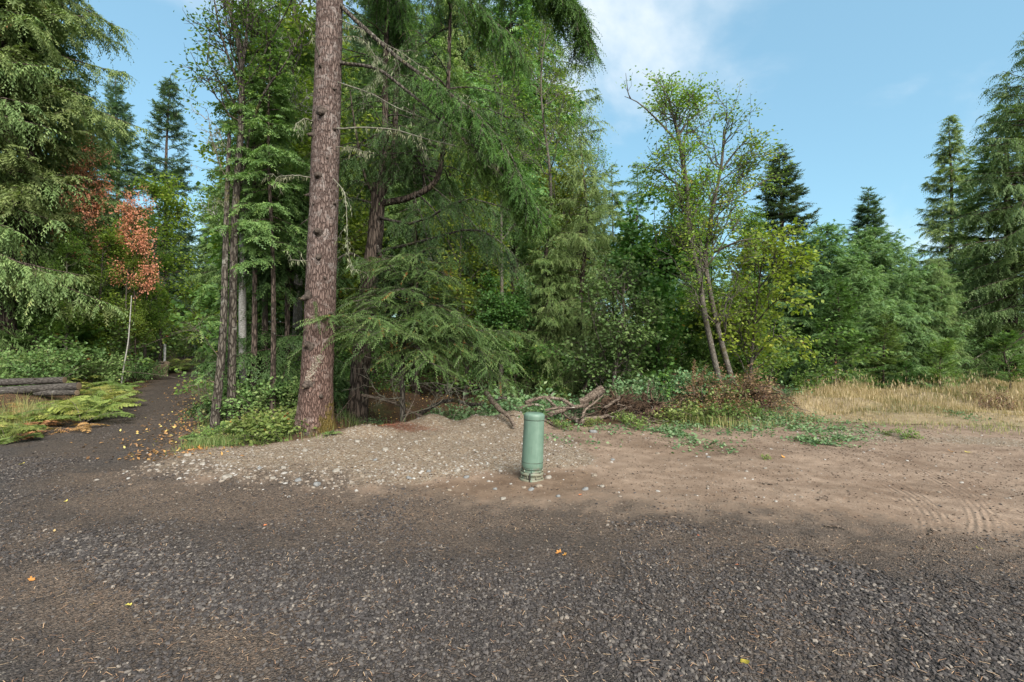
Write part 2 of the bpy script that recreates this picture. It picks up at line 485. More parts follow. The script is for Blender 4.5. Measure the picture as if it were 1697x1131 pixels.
# ------------------------------------------------------------------ ground
def ground_material():
    nt = NT('ground')
    z1 = nt.attr('zone_a'); z2 = nt.attr('zone_b')
    s1 = nt.n('ShaderNodeSeparateXYZ'); nt.set(s1.inputs[0], z1.outputs['Vector'])
    s2 = nt.n('ShaderNodeSeparateXYZ'); nt.set(s2.inputs[0], z2.outputs['Vector'])
    G, P, T = s1.outputs; F, M, B = s2.outputs
    o = nt.coord('Object')
    nA = nt.noise(o, 1.1, 6, .62); nB = nt.noise(o, 4.5, 6, .65); nC = nt.noise(o, 38, 4, .7); nD = nt.noise(o, 0.35, 4, .6)
    jag = nt.math('ADD', nt.math('MULTIPLY', nt.math('SUBTRACT', nA, .5), 1.3), nt.math('MULTIPLY', nt.math('SUBTRACT', nB, .5), 1.0))
    def msk(w, k=1.0, lo=.38, hi=.62):
        return nt.ramp(nt.math('ADD', w, nt.math('MULTIPLY', jag, k)), lo, hi)
    # crushed dark gravel: stones of two sizes in dark fines
    wo = nt.n('ShaderNodeVectorMath', operation='ADD'); nt.set(wo.inputs[0], o)
    ws = nt.n('ShaderNodeVectorMath', operation='SCALE'); nt.set(ws.inputs[0], nt.noise(o, 40, 2, .5, col=True)); ws.inputs['Scale'].default_value = .012
    nt.set(wo.inputs[1], ws.outputs[0])
    v1 = nt.voro(wo.outputs[0], 62); v2 = nt.voro(wo.outputs[0], 120)
    e1 = nt.voro(wo.outputs[0], 62, 'DISTANCE_TO_EDGE')
    sp1 = nt.n('ShaderNodeSeparateColor'); nt.set(sp1.inputs[0], v1.outputs['Color'])
    sp2 = nt.n('ShaderNodeSeparateColor'); nt.set(sp2.inputs[0], v2.outputs['Color'])
    st = cramp(nt, sp1.outputs[0], [(0, (0.0251, 0.0215, 0.0207)), (.45, (0.0493, 0.0431, 0.0413)), (.8, (0.0852, 0.0745, 0.0690)), (.95, (0.1345, 0.1166, 0.1004)), (1, (0.2332, 0.2018, 0.1659))])
    st2 = cramp(nt, sp2.outputs[0], [(0, (0.0314, 0.0278, 0.0269)), (.5, (0.0556, 0.0493, 0.0466)), (.9, (0.0986, 0.0861, 0.0762)), (1, (0.1973, 0.1749, 0.1435))])
    grav = nt.mix(nt.ramp(sp1.outputs[1], .35, .45), st2, st)
    grav = nt.mix(nt.ramp(e1.outputs['Distance'], 0, .12, .55, 0), grav, (0.0304, 0.0274, 0.0258))
    fines = nt.mix(nt.ramp(nC, .35, .7), (0.0576, 0.0432, 0.0336), (0.1248, 0.0972, 0.0768))
    fines = nt.mix(nt.ramp(nt.math('ADD', B, nt.math('MULTIPLY', jag, .5)), .2, .7, 0, .85), fines, nt.mix(nt.ramp(nC, .35, .68), (0.0984, 0.0684, 0.0480), (0.1980, 0.1464, 0.1080)))
    fines = nt.mix(nt.ramp(nt.noise(o, 130, 3, .75), .36, .5, .75, 0), fines, (.018, .014, .011))
    fines = nt.mix(nt.ramp(sp2.outputs[1], .8, .9, 0, .8), fines, st2)
    dusty = nt.ramp(nt.math('ADD', nt.math('MULTIPLY', nA, .6), nt.math('ADD', nt.math('MULTIPLY', nB, .35), nt.math('MULTIPLY', B, .55))), .36, .58)
    grav = nt.mix(nt.math('MULTIPLY', dusty, .85), grav, fines)
    grav = nt.mix(nt.ramp(nt.noise(o, 55, 3, .7), .38, .5, .7, 0), grav, (0.0122, 0.0099, 0.0084))
    # pale pit-run gravel
    v3 = nt.voro(wo.outputs[0], 44); e3 = nt.voro(wo.outputs[0], 44, 'DISTANCE_TO_EDGE')
    sp3 = nt.n('ShaderNodeSeparateColor'); nt.set(sp3.inputs[0], v3.outputs['Color'])
    ps = cramp(nt, sp3.outputs[0], [(0, (0.1216, 0.0912, 0.0646)), (.4, (0.1976, 0.1596, 0.1178)), (.8, (0.2736, 0.2318, 0.1824)), (1, (0.3572, 0.3268, 0.2812))])
    pale = nt.mix(nt.ramp(sp3.outputs[1], .45, .6), nt.mix(nt.ramp(nC, .3, .65), (0.1140, 0.0798, 0.0532), (0.2584, 0.1976, 0.1368)), ps)
    pale = nt.mix(nt.ramp(e3.outputs['Distance'], 0, .1, .4, 0), pale, (0.0874, 0.0608, 0.0418))
    # tan sandy dirt
    tan = nt.mix(nt.ramp(nB, .3, .7), (0.1672, 0.1187, 0.0853), (0.2675, 0.1981, 0.1463))
    tan = nt.mix(nt.ramp(nA, .4, .75, 0, .8), tan, (0.1026, 0.0654, 0.0426))
    tan = nt.mix(nt.ramp(nt.math('ADD', nD, nt.math('MULTIPLY', B, -.3)), .5, .7, 0, .6), tan, (0.1786, 0.1406, 0.1064))
    nS = nt.noise(o, 95, 3, .7)
    tan = nt.mix(nt.ramp(nS, .35, .65, .45, 0), tan, (0.0760, 0.0502, 0.0342))
    tan = nt.mix(nt.ramp(nC, .58, .68, 0, .75), tan, (0.0646, 0.0441, 0.0319))
    tan = nt.mix(nt.ramp(nt.noise(o, 70, 2, .5), .66, .72, 0, .7), tan, (0.2280, 0.1976, 0.1596))
    brown = nt.mix(nt.ramp(nB, .3, .7), (.082, .054, .036), (.15, .105, .073))
    brown = nt.mix(nt.ramp(nC, .6, .72, 0, .6), brown, (0.0456, 0.0304, 0.0228))
    # forest floor: needles, rotten leaves
    nF = nt.noise(o, 22, 5, .7)
    flo = cramp(nt, nF, [(.25, (0.0160, 0.0106, 0.0069)), (.48, (0.0452, 0.0276, 0.0160)), (.62, (0.0851, 0.0479, 0.0239)), (.78, (0.1277, 0.0798, 0.0372))])
    flo = nt.mix(nt.ramp(nA, .52, .66, 0, .55), flo, (0.0532, 0.0646, 0.0228))
    mea = nt.mix(nt.ramp(nB, .3, .7), (0.1520, 0.1140, 0.0684), (0.2128, 0.1672, 0.0988))
    mea = nt.mix(nt.ramp(nA, .55, .7, 0, .6), mea, (0.0988, 0.1140, 0.0456))
    col = flo
    col = nt.mix(msk(M, .7), col, mea)
    col = nt.mix(msk(T, .7), col, tan)
    col = nt.mix(msk(P, .8), col, pale)
    col = nt.mix(msk(B, .9, .5, .85), col, brown)
    gm = msk(G, .9, .22, .74)
    rim = nt.math('MULTIPLY', msk(G, .8, .12, .5), .75)
    col = nt.mix(rim, col, nt.mix(nt.ramp(nC, .35, .65), (.078, .058, .043), (.150, .112, .083)))
    col = nt.mix(gm, col, grav)
    hh = nt.math('ADD', nt.math('MULTIPLY', nt.math('MULTIPLY', gm, nt.ramp(e1.outputs['Distance'], 0, .3)), .8), nt.math('ADD', nt.math('MULTIPLY', nC, .7), nt.math('MULTIPLY', nB, 1.5)))
    hh = nt.math('ADD', hh, nt.math('MULTIPLY', msk(P, .8), nt.ramp(e3.outputs['Distance'], 0, .3, 0, 1.0)))
    # tyre ruts pressed in the sandy dirt: arcs of fine ribs
    spx = nt.n('ShaderNodeSeparateXYZ'); nt.set(spx.inputs[0], o)
    rut = None
    for cx, cy, r, wdt in ((1.2, 5.9, 3.0, .17), (1.4, 6.5, 3.55, .15), (8.2, 9.6, 4.6, .2), (-1.5, 1.2, 7.1, .16), (7.6, 9.2, 5.4, .18)):
        d = nt.math('SQRT', nt.math('ADD', nt.math('POWER', nt.math('SUBTRACT', spx.outputs[0], cx), 2), nt.math('POWER', nt.math('SUBTRACT', spx.outputs[1], cy), 2)))
        d = nt.math('SUBTRACT', d, r)
        band = nt.ramp(nt.math('ABSOLUTE', d), wdt * .55, wdt, 1, 0)
        rb = nt.math('MULTIPLY', band, nt.math('SINE', nt.math('MULTIPLY', d, 2 * PI / .055)))
        rut = rb if rut is None else nt.math('ADD', rut, rb)
    dry = nt.math('MULTIPLY', nt.math('SUBTRACT', 1.0, gm), msk(T, .7))
    hh = nt.math('ADD', hh, nt.math('MULTIPLY', nt.math('MULTIPLY', rut, dry), nt.ramp(nB, .38, .62, .0, .42)))
    nt.pbr(col, .92, nt.bump(hh, .75, .014), .18)
    return nt.m

M_ground = ground_material()

def axis(fine_lo, fine_hi, step, lo, hi, g=1.09):
    a = list(np.arange(fine_lo, fine_hi, step))
    s = step; p = a[-1]
    while p < hi: s *= g; p += s; a.append(p)
    s = step; p = a[0]; b = []
    while p > lo: s *= g; p -= s; b.append(p)
    return np.array(b[::-1] + a)
gx = axis(-8.5, 8.5, .075, -300, 300); gy = axis(1.6, 10.6, .06, -60, 420, 1.07)
GX, GY = np.meshgrid(gx, gy)
GZ = height(GX, GY)
eps = .04
nx = -(height(GX + eps, GY) - height(GX - eps, GY)) / (2 * eps); ny = -(height(GX, GY + eps) - height(GX, GY - eps)) / (2 * eps)
GN_ = unit(np.stack([nx, ny, np.ones_like(nx)], -1))
def soft(poly, w): return np.clip(.5 - sdf_poly(GX, GY, poly) / w, 0, 1)
wG = soft(GRAVEL, 1.5); wP = soft(PALE, .8); wT = soft(TAN, .7); wM = soft(MEADOW, .7); wB = soft(BROWN, .6)
for pts, rad, amt in (([gp(90, 760), gp(230, 710), gp(285, 665), gp(300, 640), gp(300, 628)], .55, .30), ([gp(180, 815), gp(330, 840), gp(560, 850), gp(760, 860)], .5, .85), ([gp(620, 900), gp(800, 905)], .2, .5), ([gp(1240, 900), gp(1420, 905), gp(1600, 920)], .2, .6), ([gp(30, 900), gp(90, 880)], .25, .6), ([gp(560, 1000), gp(640, 980)], .12, .5), ([gp(1180, 1010), gp(1350, 1060)], .15, .45), ([gp(60, 960), gp(230, 1010), gp(420, 1040)], .30, .7), ([gp(430, 1080), gp(330, 1131)], .22, .5),
                      ([gp(380, 690), gp(300, 765)], .5, .5), ([gp(1000, 930), gp(1250, 930)], .25, .45), ([gp(850, 830), gp(1010, 830)], .4, .4),
                      ([gp(1180, 770), gp(1420, 760)], .5, .5), ([gp(960, 735), gp(1200, 745)], .5, .75), ([gp(1540, 900), gp(1800, 950)], .35, .5), ([gp(560, 715), gp(700, 720)], .3, .6)):
    wB = np.maximum(wB, amt * np.exp(-(dist_line(GX, GY, pts) / rad) ** 2))
_d = sdf_poly(GX, GY, GRAVEL)
wP = np.maximum(wP, .62 * np.exp(-(dist_line(GX, GY, [gp(1400, 722), gp(1550, 724), gp(1697, 736), gp(1900, 760)]) / .75) ** 2))
wB = np.maximum(wB, .72 * np.exp(-((_d + .42) / .42) ** 2) * (sdf_poly(GX, GY, ROAD) > 0) * (.75 + .4 * fbm(GX * .7, GY * .9, seed=120, octaves=2)))
wF = np.clip(1 - wG - wT - wM, 0, 1)
nyv, nxv = GX.shape
ii = np.arange(nyv * nxv).reshape(nyv, nxv)
quads = np.stack([ii[:-1, :-1], ii[:-1, 1:], ii[1:, 1:], ii[1:, :-1]], -1).reshape(-1, 4)
fcx = (GX[:-1, :-1] + GX[1:, 1:]).ravel() / 2; fcy = (GY[:-1, :-1] + GY[1:, 1:]).ravel() / 2
dG = sdf_poly(fcx, fcy, GRAVEL); dT = sdf_poly(fcx, fcy, TAN); dP = sdf_poly(fcx, fcy, PALE); dM = sdf_poly(fcx, fcy, MEADOW); dR = sdf_poly(fcx, fcy, ROAD)
zone = np.full(len(quads), 4)
zone[dM < 0] = 3; zone[dT < 0] = 2; zone[dP < 0] = 5; zone[dG < 0] = 1; zone[(dG < 0) & (dR < 0) & (fcy > 6.6)] = 0
flatV = np.stack([GX, GY, GZ], -1).reshape(-1, 3); flatN = GN_.reshape(-1, 3)
za = np.stack([wG, wP, wT], -1).reshape(-1, 3); zb = np.stack([wF, wM, wB], -1).reshape(-1, 3)
ZN = {0: ('gravel_road', 'dark gravel track curving away into the forest'), 1: ('gravel_yard', 'dark crushed gravel of the wide turning area'),
      2: ('dirt_clearing', 'bare tan dirt with faint tyre ruts'), 3: ('meadow_ground', 'dry soil under the tall straw grass'),
      4: ('forest_floor', 'needle and leaf covered soil under the trees'), 5: ('gravel_bank', 'pale stony gravel spread around the green pedestal')}
for k, (nm, lb) in ZN.items():
    q = quads[zone == k]
    if not len(q): continue
    u, inv = np.unique(q, return_inverse=True)
    mb = MB(); mb.add(flatV[u], None, inv.reshape(-1, 4))
    me = mb.mesh(nm, M_ground, True)
    for an, arr in (('zone_a', za), ('zone_b', zb)):
        a = me.attributes.new(an, 'FLOAT_VECTOR', 'POINT'); a.data.foreach_set('vector', arr[u].astype(np.float32).ravel())
    me.normals_split_custom_set_from_vertices(flatN[u].tolist())
    o = link(nm, me); tag(o, lb, kind='structure')

# ------------------------------------------------------------------ loose stones (uncountable: one stuff object per kind of gravel)
def stone_tree(name, mat, variants=5, rough=.35, sub=1):
    ng = bpy.data.node_groups.new(name, 'GeometryNodeTree')
    ng.interface.new_socket('Geometry', in_out='INPUT', socket_type='NodeSocketGeometry')
    ng.interface.new_socket('Geometry', in_out='OUTPUT', socket_type='NodeSocketGeometry')
    N, L = ng.nodes, ng.links
    gi = N.new('NodeGroupInput'); go = N.new('NodeGroupOutput')
    g2i = N.new('GeometryNodeGeometryToInstance')
    for k in range(variants):
        ico = N.new('GeometryNodeMeshIcoSphere'); ico.inputs['Radius'].default_value = 1; ico.inputs['Subdivisions'].default_value = sub
        rv = N.new('FunctionNodeRandomValue'); rv.data_type = 'FLOAT_VECTOR'
        for nm, val in (('Min', (1 - rough,) * 3), ('Max', (1 + rough,) * 3)):
            [s for s in rv.inputs if s.name == nm and s.type == 'VECTOR'][0].default_value = val
        rv.inputs['Seed'].default_value = 11 * k + 3
        pos = N.new('GeometryNodeInputPosition')
        mul = N.new('ShaderNodeVectorMath'); mul.operation = 'MULTIPLY'
        L.new(pos.outputs[0], mul.inputs[0]); L.new([s for s in rv.outputs if s.type == 'VECTOR'][0], mul.inputs[1])
        sp = N.new('GeometryNodeSetPosition')
        L.new(ico.outputs['Mesh'], sp.inputs['Geometry']); L.new(mul.outputs[0], sp.inputs['Position'])
        sm = N.new('GeometryNodeSetMaterial'); sm.inputs['Material'].default_value = mat
        L.new(sp.outputs[0], sm.inputs[0]); 
        if sub > 1:
            ss = N.new('GeometryNodeSetShadeSmooth'); L.new(sm.outputs[0], ss.inputs[0]); L.new(ss.outputs[0], g2i.inputs[0])
        else:
            L.new(sm.outputs[0], g2i.inputs[0])
    iop = N.new('GeometryNodeInstanceOnPoints')
    L.new(gi.outputs[0], iop.inputs['Points']); L.new(g2i.outputs[0], iop.inputs['Instance'])
    iop.inputs['Pick Instance'].default_value = True
    for an, typ, sock in (('pick', 'INT', 'Instance Index'), ('rot', 'FLOAT_VECTOR', 'Rotation'), ('scl', 'FLOAT_VECTOR', 'Scale')):
        na = N.new('GeometryNodeInputNamedAttribute'); na.data_type = typ; na.inputs['Name'].default_value = an
        out = [s for s in na.outputs if s.enabled and s.name == 'Attribute'][0]
        L.new(out, iop.inputs[sock])
    L.new(iop.outputs[0], go.inputs[0])
    return ng
def scatter_stones(name, label, P, R, ng, rng, flat=(.45, .8), variants=5, shade=None):
    n = len(P)
    me = bpy.data.meshes.new(name); me.vertices.add(n); me.vertices.foreach_set('co', P.astype(np.float32).ravel())
    a = me.attributes.new('pick', 'INT', 'POINT'); a.data.foreach_set('value', rng.integers(0, variants, n).astype(np.int32))
    rot = np.stack([rng.normal(0, .3, n), rng.normal(0, .3, n), rng.random(n) * 6.28], -1)
    a = me.attributes.new('rot', 'FLOAT_VECTOR', 'POINT'); a.data.foreach_set('vector', rot.astype(np.float32).ravel())
    sc = np.stack([R * (1 + .5 * rng.random(n)), R * (.75 + .3 * rng.random(n)), R * (flat[0] + (flat[1] - flat[0]) * rng.random(n))], -1)
    a = me.attributes.new('scl', 'FLOAT_VECTOR', 'POINT'); a.data.foreach_set('vector', sc.astype(np.float32).ravel())
    a = me.attributes.new('shade', 'FLOAT', 'POINT'); a.data.foreach_set('value', (rng.random(n) if shade is None else shade).astype(np.float32))
    me.update()
    o = link(name, me); md = o.modifiers.new('stones', 'NODES'); md.node_group = ng
    tag(o, label, kind='stuff')
    return o
def stone_material(name, stops, scale=60):
    nt = NT(name)
    r = nt.attr('shade', 'INSTANCER').outputs['Fac']
    c = cramp(nt, r, stops)
    n = nt.noise(nt.coord('Object'), 2.2, 4, .6)
    c = nt.mix(nt.ramp(n, .3, .7, 0, .35), c, nt.mix(1.0, c, (.55, .52, .5), 'MULTIPLY'))
    nt.pbr(c, .8, None, .3)
    return nt.m
M_darkstone = stone_material('dark_stone', [(0, (0.0211, 0.0179, 0.0172)), (.5, (0.0452, 0.0390, 0.0367)), (.8, (0.0733, 0.0647, 0.0601)), (.95, (0.1092, 0.0952, 0.0819)), (1, (0.1950, 0.1677, 0.1404))])
M_palestone = stone_material('pale_stone', [(0, (0.0858, 0.0640, 0.0468)), (.35, (0.1404, 0.1092, 0.0819)), (.7, (0.1950, 0.1638, 0.1326)), (.92, (0.2418, 0.2262, 0.2067)), (1, (0.3432, 0.3276, 0.3042))])
ng_dark = stone_tree('crushed_stones', M_darkstone)
ng_pale = stone_tree('round_stones', M_palestone, rough=.2, sub=2)
rng = np.random.default_rng(5)
def frustum_pts(n, y0, y1, rng, power=1.0, pad=.6):
    y = y0 + (y1 - y0) * rng.random(n) ** power
    x = (rng.random(n) * 2 - 1) * (y * 1.07 + pad)
    return x, y
P_, R_ = [], []
def dark_stones(n, y0, y1, r0, r1, thr, power=1.0):
    x, y = frustum_pts(n, y0, y1, rng, power)
    d = sdf_poly(x, y, GRAVEL)
    cl = .55 * fbm(x * .8, y * 1.0, seed=61, octaves=3) + .35 * noise3(x * 3.3, y * 3.3, seed=66) - d * .0
    bro = np.zeros(n)
    for pts, rad, amt in (([gp(150, 830), gp(330, 850), gp(520, 860)], .55, .75), ([gp(60, 960), gp(230, 1010), gp(420, 1040)], .30, .7), ([gp(430, 1080), gp(330, 1131)], .22, .5),
                          ([gp(1000, 930), gp(1250, 930)], .25, .4), ([gp(850, 830), gp(1010, 830)], .4, .4), ([gp(1540, 900), gp(1800, 950)], .35, .5)):
        bro = np.maximum(bro, amt * np.exp(-(dist_line(x, y, pts) / rad) ** 2))
    clump = np.zeros(n)
    for pts, rad, amt in (([gp(140, 900), gp(250, 960), gp(420, 1010), gp(560, 1040)], .22, .8), ([gp(1290, 915), gp(1400, 960), gp(1460, 985)], .22, .9), ([gp(520, 850), gp(600, 860)], .2, .5),
                          ([gp(880, 1010), gp(1000, 1050), gp(1100, 1100)], .25, .5), ([gp(1050, 870), gp(1150, 880)], .15, .6), ([gp(0, 790), gp(120, 770)], .5, .5)):
        clump = np.maximum(clump, amt * np.exp(-(dist_line(x, y, pts) / rad) ** 2))
    bro = np.maximum(bro, .38 * np.exp(-((d + .45) / .4) ** 2))
    keep = (d + .45 * noise3(x * 1.6, y * 1.6, seed=70) + .25 * noise3(x * 4, y * 4, seed=71) + .22 * rng.normal(0, 1, n) - .9 * (rng.random(n) < .05) < -.1) & (rng.random(n) < np.clip(.52 + cl * 1.15 + clump - bro * 1.1 - thr, .06, 1))
    x, y, c = x[keep], y[keep], (clump * .5 + .1)[keep]
    r = (r0 + (r1 - r0) * rng.random(len(x)) ** 2.2) * (.85 + .5 * c)
    P_.append(np.stack([x, y, height(x, y) + r * (.1 + .25 * rng.random(len(x)))], -1)); R_.append(r)
dark_stones(84000, 1.95, 3.6, .004, .0135, .0, .9)
dark_stones(64000, 3.5, 6.3, .0055, .015, .14, .9)
dark_stones(24000, 6.2, 11.5, .008, .018, .2)
dark_stones(6000, 11, 20, .012, .03, .2)
scatter_stones('gravel', 'loose dark crushed gravel strewn over the turning area', np.concatenate(P_), np.concatenate(R_), ng_dark, rng)
x, y = frustum_pts(60000, 4.6, 10.2, rng)
d = sdf_poly(x, y, PALE); dg = sdf_poly(x, y, GRAVEL); dt = sdf_poly(x, y, TAN)
k = rng.random(len(x))
near_band = np.exp(-(dist_line(x, y, [gp(230, 778), gp(420, 800), gp(560, 806), gp(700, 790), gp(900, 790)]) / .35) ** 2)
keep = ((d + .2 * rng.normal(0, 1, len(x)) < 0) & (k < .34 + .3 * near_band)) | ((dt < -.05) & (dg > -.1) & (k < .035 + .03 * noise3(x * 1.5, y * 1.5, seed=3)))
x, y, nb_ = x[keep], y[keep], near_band[keep]
r = .006 + .016 * rng.random(len(x)) ** 3 + .012 * nb_ * rng.random(len(x)) ** 4
scatter_stones('pebbles', 'small pale pebbles littering the gravel bank and dirt', np.stack([x, y, height(x, y) - r * .12], -1), r, ng_pale, rng, (.5, .85))

# clods and dark chips lying on the bare dirt
M_clod = stone_material('dirt_clod', [(0, (0.0351, 0.0234, 0.0164)), (.4, (0.0780, 0.0530, 0.0374)), (.8, (0.1404, 0.1014, 0.0741)), (1, (0.2028, 0.1638, 0.1287))])
ng_clod = stone_tree('dirt_clods', M_clod, rough=.4)
x, y = frustum_pts(70000, 3.2, 9.5, rng, .9)
dg = sdf_poly(x, y, GRAVEL); dt = sdf_poly(x, y, TAN)
keep = (dt < .1) & (dg > -.5) & (rng.random(len(x)) < .24 + .5 * np.clip(fbm(x * 1.1, y * 1.6, seed=90, octaves=3), 0, 1) + .3 * np.exp(-(dist_line(x, y, [gp(960, 728), gp(1200, 735), gp(1420, 745)]) / .7) ** 2))
x, y = x[keep], y[keep]; r = .003 + .009 * rng.random(len(x)) ** 3
scatter_stones('dirt_clods', 'small brown clods and chips strewn over the bare dirt', np.stack([x, y, height(x, y) + r * .2], -1), r, ng_clod, rng, (.4, .8))
# ------------------------------------------------------------------ tree materials
M_bark_hero = bark('fir_bark', (.065, .043, .036), (.125, .087, .073), (.175, .13, .113), (30, 30, 7.5), patch=(.215, .18, .163), patch_amt=.44, patch_scale=7.0, bstr=1.0, bdist=.03)
M_bark_dark = bark('dark_bark', (.02, .015, .012), (.075, .055, .042), (.13, .10, .082), (16, 16, 3.0), patch=(.21, .20, .175), patch_amt=.36, moss=(.09, .085, .025), moss_amt=.33)
M_bark_alder = bark('alder_bark', (.055, .048, .04), (.085, .075, .06), (.14, .125, .105), (26, 26, 14), patch=(.22, .205, .18), patch_amt=.38, patch_scale=6, moss=(.065, .055, .03), moss_amt=.42, bstr=.4, bdist=.01)
M_bark_birch = bark('pale_bark', (.20, .19, .17), (.27, .26, .235), (.36, .35, .325), (18, 18, 30), patch=(.10, .088, .07), patch_amt=.40, patch_scale=6, bstr=.3, bdist=.008)
M_bark_moss = bark('mossy_bark', (.025, .02, .016), (.075, .062, .05), (.13, .115, .095), (22, 22, 6), patch=(.22, .21, .18), patch_amt=.38, patch_scale=5, moss=(.085, .078, .03), moss_amt=.40)
M_twig = plain('twig_bark', (.055, .042, .034), (.13, .105, .085), 12)
M_twig_pale = plain('lichen_twig', (.075, .065, .05), (.20, .195, .15), 14)
F_fir = foliage('fir_needles', [(0, (0.049, 0.112, 0.047)), (.5, (0.095, 0.190, 0.066)), (.85, (0.161, 0.278, 0.083)), (1, (0.246, 0.360, 0.100))])
F_bluefir = foliage('far_fir_needles', [(0, (0.054, 0.098, 0.063)), (.5, (0.092, 0.145, 0.086)), (.9, (0.145, 0.208, 0.109)), (1, (0.213, 0.236, 0.115))])
F_hero = foliage('fir_sprays', [(0, (0.032, 0.078, 0.021)), (.5, (0.065, 0.150, 0.031)), (.85, (0.107, 0.223, 0.041)), (1, (0.172, 0.288, 0.060))], trans=.35)
F_hemlock = foliage('hemlock_needles', [(0, (0.065, 0.128, 0.046)), (.5, (0.126, 0.217, 0.070)), (.9, (0.236, 0.344, 0.100)), (1, (0.323, 0.399, 0.134))])
F_darkconifer = foliage('dark_conifer_needles', [(0, (0.047, 0.092, 0.033)), (.5, (0.091, 0.156, 0.050)), (.9, (0.170, 0.248, 0.072)), (1, (0.233, 0.287, 0.096))])
F_cedar = foliage('cedar_sprays', [(0, (0.088, 0.144, 0.052)), (.5, (0.161, 0.237, 0.082)), (.85, (0.254, 0.330, 0.123)), (.96, (0.355, 0.372, 0.139)), (1, (0.439, 0.254, 0.098))])
F_cedar_dk = foliage('young_cedar_sprays', [(0, (0.041, 0.075, 0.026)), (.5, (0.078, 0.138, 0.042)), (.88, (0.149, 0.220, 0.073)), (.97, (0.196, 0.231, 0.081)), (1, (0.277, 0.132, 0.041))])
F_spruce = foliage('young_fir_needles', [(0, (0.083, 0.164, 0.068)), (.5, (0.151, 0.258, 0.097)), (.9, (0.258, 0.375, 0.129)), (1, (0.349, 0.438, 0.143))], var=0.12)
F_sapling = foliage('sapling_needles', [(0, (.055, .12, .035)), (.5, (.10, .19, .045)), (.9, (.17, .27, .06)), (1, (.24, .30, .07))])
F_alder = foliage('alder_leaves', [(0, (.075, .14, .025)), (.45, (.13, .21, .032)), (.8, (.20, .28, .042)), (.93, (.30, .33, .05)), (1, (.33, .31, .055))], trans=.45)
F_alder_y = foliage('yellowing_leaves', [(0, (.10, .165, .025)), (.45, (.165, .235, .032)), (.8, (.235, .30, .045)), (1, (.34, .34, .055))], trans=.45)
F_maple = foliage('maple_leaves', [(0, (.055, .12, .035)), (.5, (.095, .185, .045)), (.85, (.155, .25, .055)), (.97, (.24, .28, .06)), (1, (.36, .16, .05))], trans=.42)
F_orange = foliage('orange_leaves', [(0, (0.469, 0.172, 0.102)), (.5, (0.680, 0.290, 0.189)), (.85, (0.751, 0.376, 0.244)), (1, (0.516, 0.388, 0.176))], trans=.45, var=0.0)
F_shrub = foliage('shrub_leaves', [(0, (0.061, 0.130, 0.041)), (.5, (0.109, 0.202, 0.060)), (.85, (0.191, 0.286, 0.102)), (1, (0.328, 0.364, 0.144))], trans=.3)
F_salal = foliage('bright_shrub_leaves', [(0, (.07, .13, .03)), (.5, (.13, .20, .05)), (.85, (.22, .28, .09)), (.96, (.34, .33, .10)), (1, (.36, .18, .05))], trans=.35)
F_bramble = foliage('bramble_leaves', [(0, (0.057, 0.126, 0.055)), (.5, (0.105, 0.200, 0.086)), (.88, (0.211, 0.308, 0.147)), (1, (0.224, 0.284, 0.155))], trans=.3)
F_dryleaf = foliage('withered_leaves', [(0, (.10, .062, .035)), (.5, (.19, .12, .065)), (.85, (.28, .19, .10)), (1, (.12, .15, .05))], trans=.25)
F_fern = foliage('bracken_fronds', [(0, (.10, .165, .045)), (.45, (.185, .25, .065)), (.8, (.29, .33, .09)), (1, (.42, .36, .12))], trans=.4, var=.5)
F_fernbrown = foliage('withered_bracken', [(0, (.24, .14, .055)), (.5, (.38, .23, .09)), (.85, (.47, .32, .13)), (1, (.30, .32, .10))], trans=.3)
F_lichen = foliage('hanging_lichen', [(0, (.13, .15, .085)), (.5, (.20, .22, .13)), (1, (.28, .29, .18))], trans=.3)

# ------------------------------------------------------------------ tree builders: each returns a list of (part name, mesh)
def trunk_mesh(path, r0, r1, sides=14, rings=40, mat=None, flare=.35, seed=0, rough=.05, name='trunk', power=1.0):
    C = smooth_path(path, rings)
    z = np.linspace(0, 1, rings); L = np.linalg.norm(np.diff(C, axis=0), axis=1).sum()
    R = r0 + (r1 - r0) * z ** power + r0 * flare * np.exp(-z * L / (r0 * 2.2))
    mb = MB()
    tubes(mb, C[None], R[None], sides, .5, cap=True)
    V = mb.v[0].reshape(rings, sides, 3)
    cen = C[:, None]
    k = 1 + rough * fbm(V[..., 0] / r0 * 1.3, V[..., 1] / r0 * 1.3, V[..., 2] / r0 * .5, seed=seed, octaves=3)
    th = np.arange(sides) / sides * 6.283
    k = k + (.16 * flare / .35 * np.sin(th * 5 + seed))[None] * np.exp(-z * L / (r0 * 1.6))[:, None]
    mb.v[0] = (cen + (V - cen) * k[..., None]).reshape(-1, 3).astype(np.float32)
    return mb.mesh(name, mat, True)

def branch_mesh(curves, mat, name='branches'):
    mb = MB()
    for C, r0, r1, sides in curves:
        n, m, _ = C.shape
        r0 = np.broadcast_to(np.asarray(r0, float).reshape(-1, 1), (n, 1)); r1 = np.broadcast_to(np.asarray(r1, float).reshape(-1, 1), (n, 1))
        u = np.linspace(0, 1, m)[None]
        tubes(mb, C, r0 * (1 - u) + r1 * u, sides)
    return mb.mesh(name, mat, True)

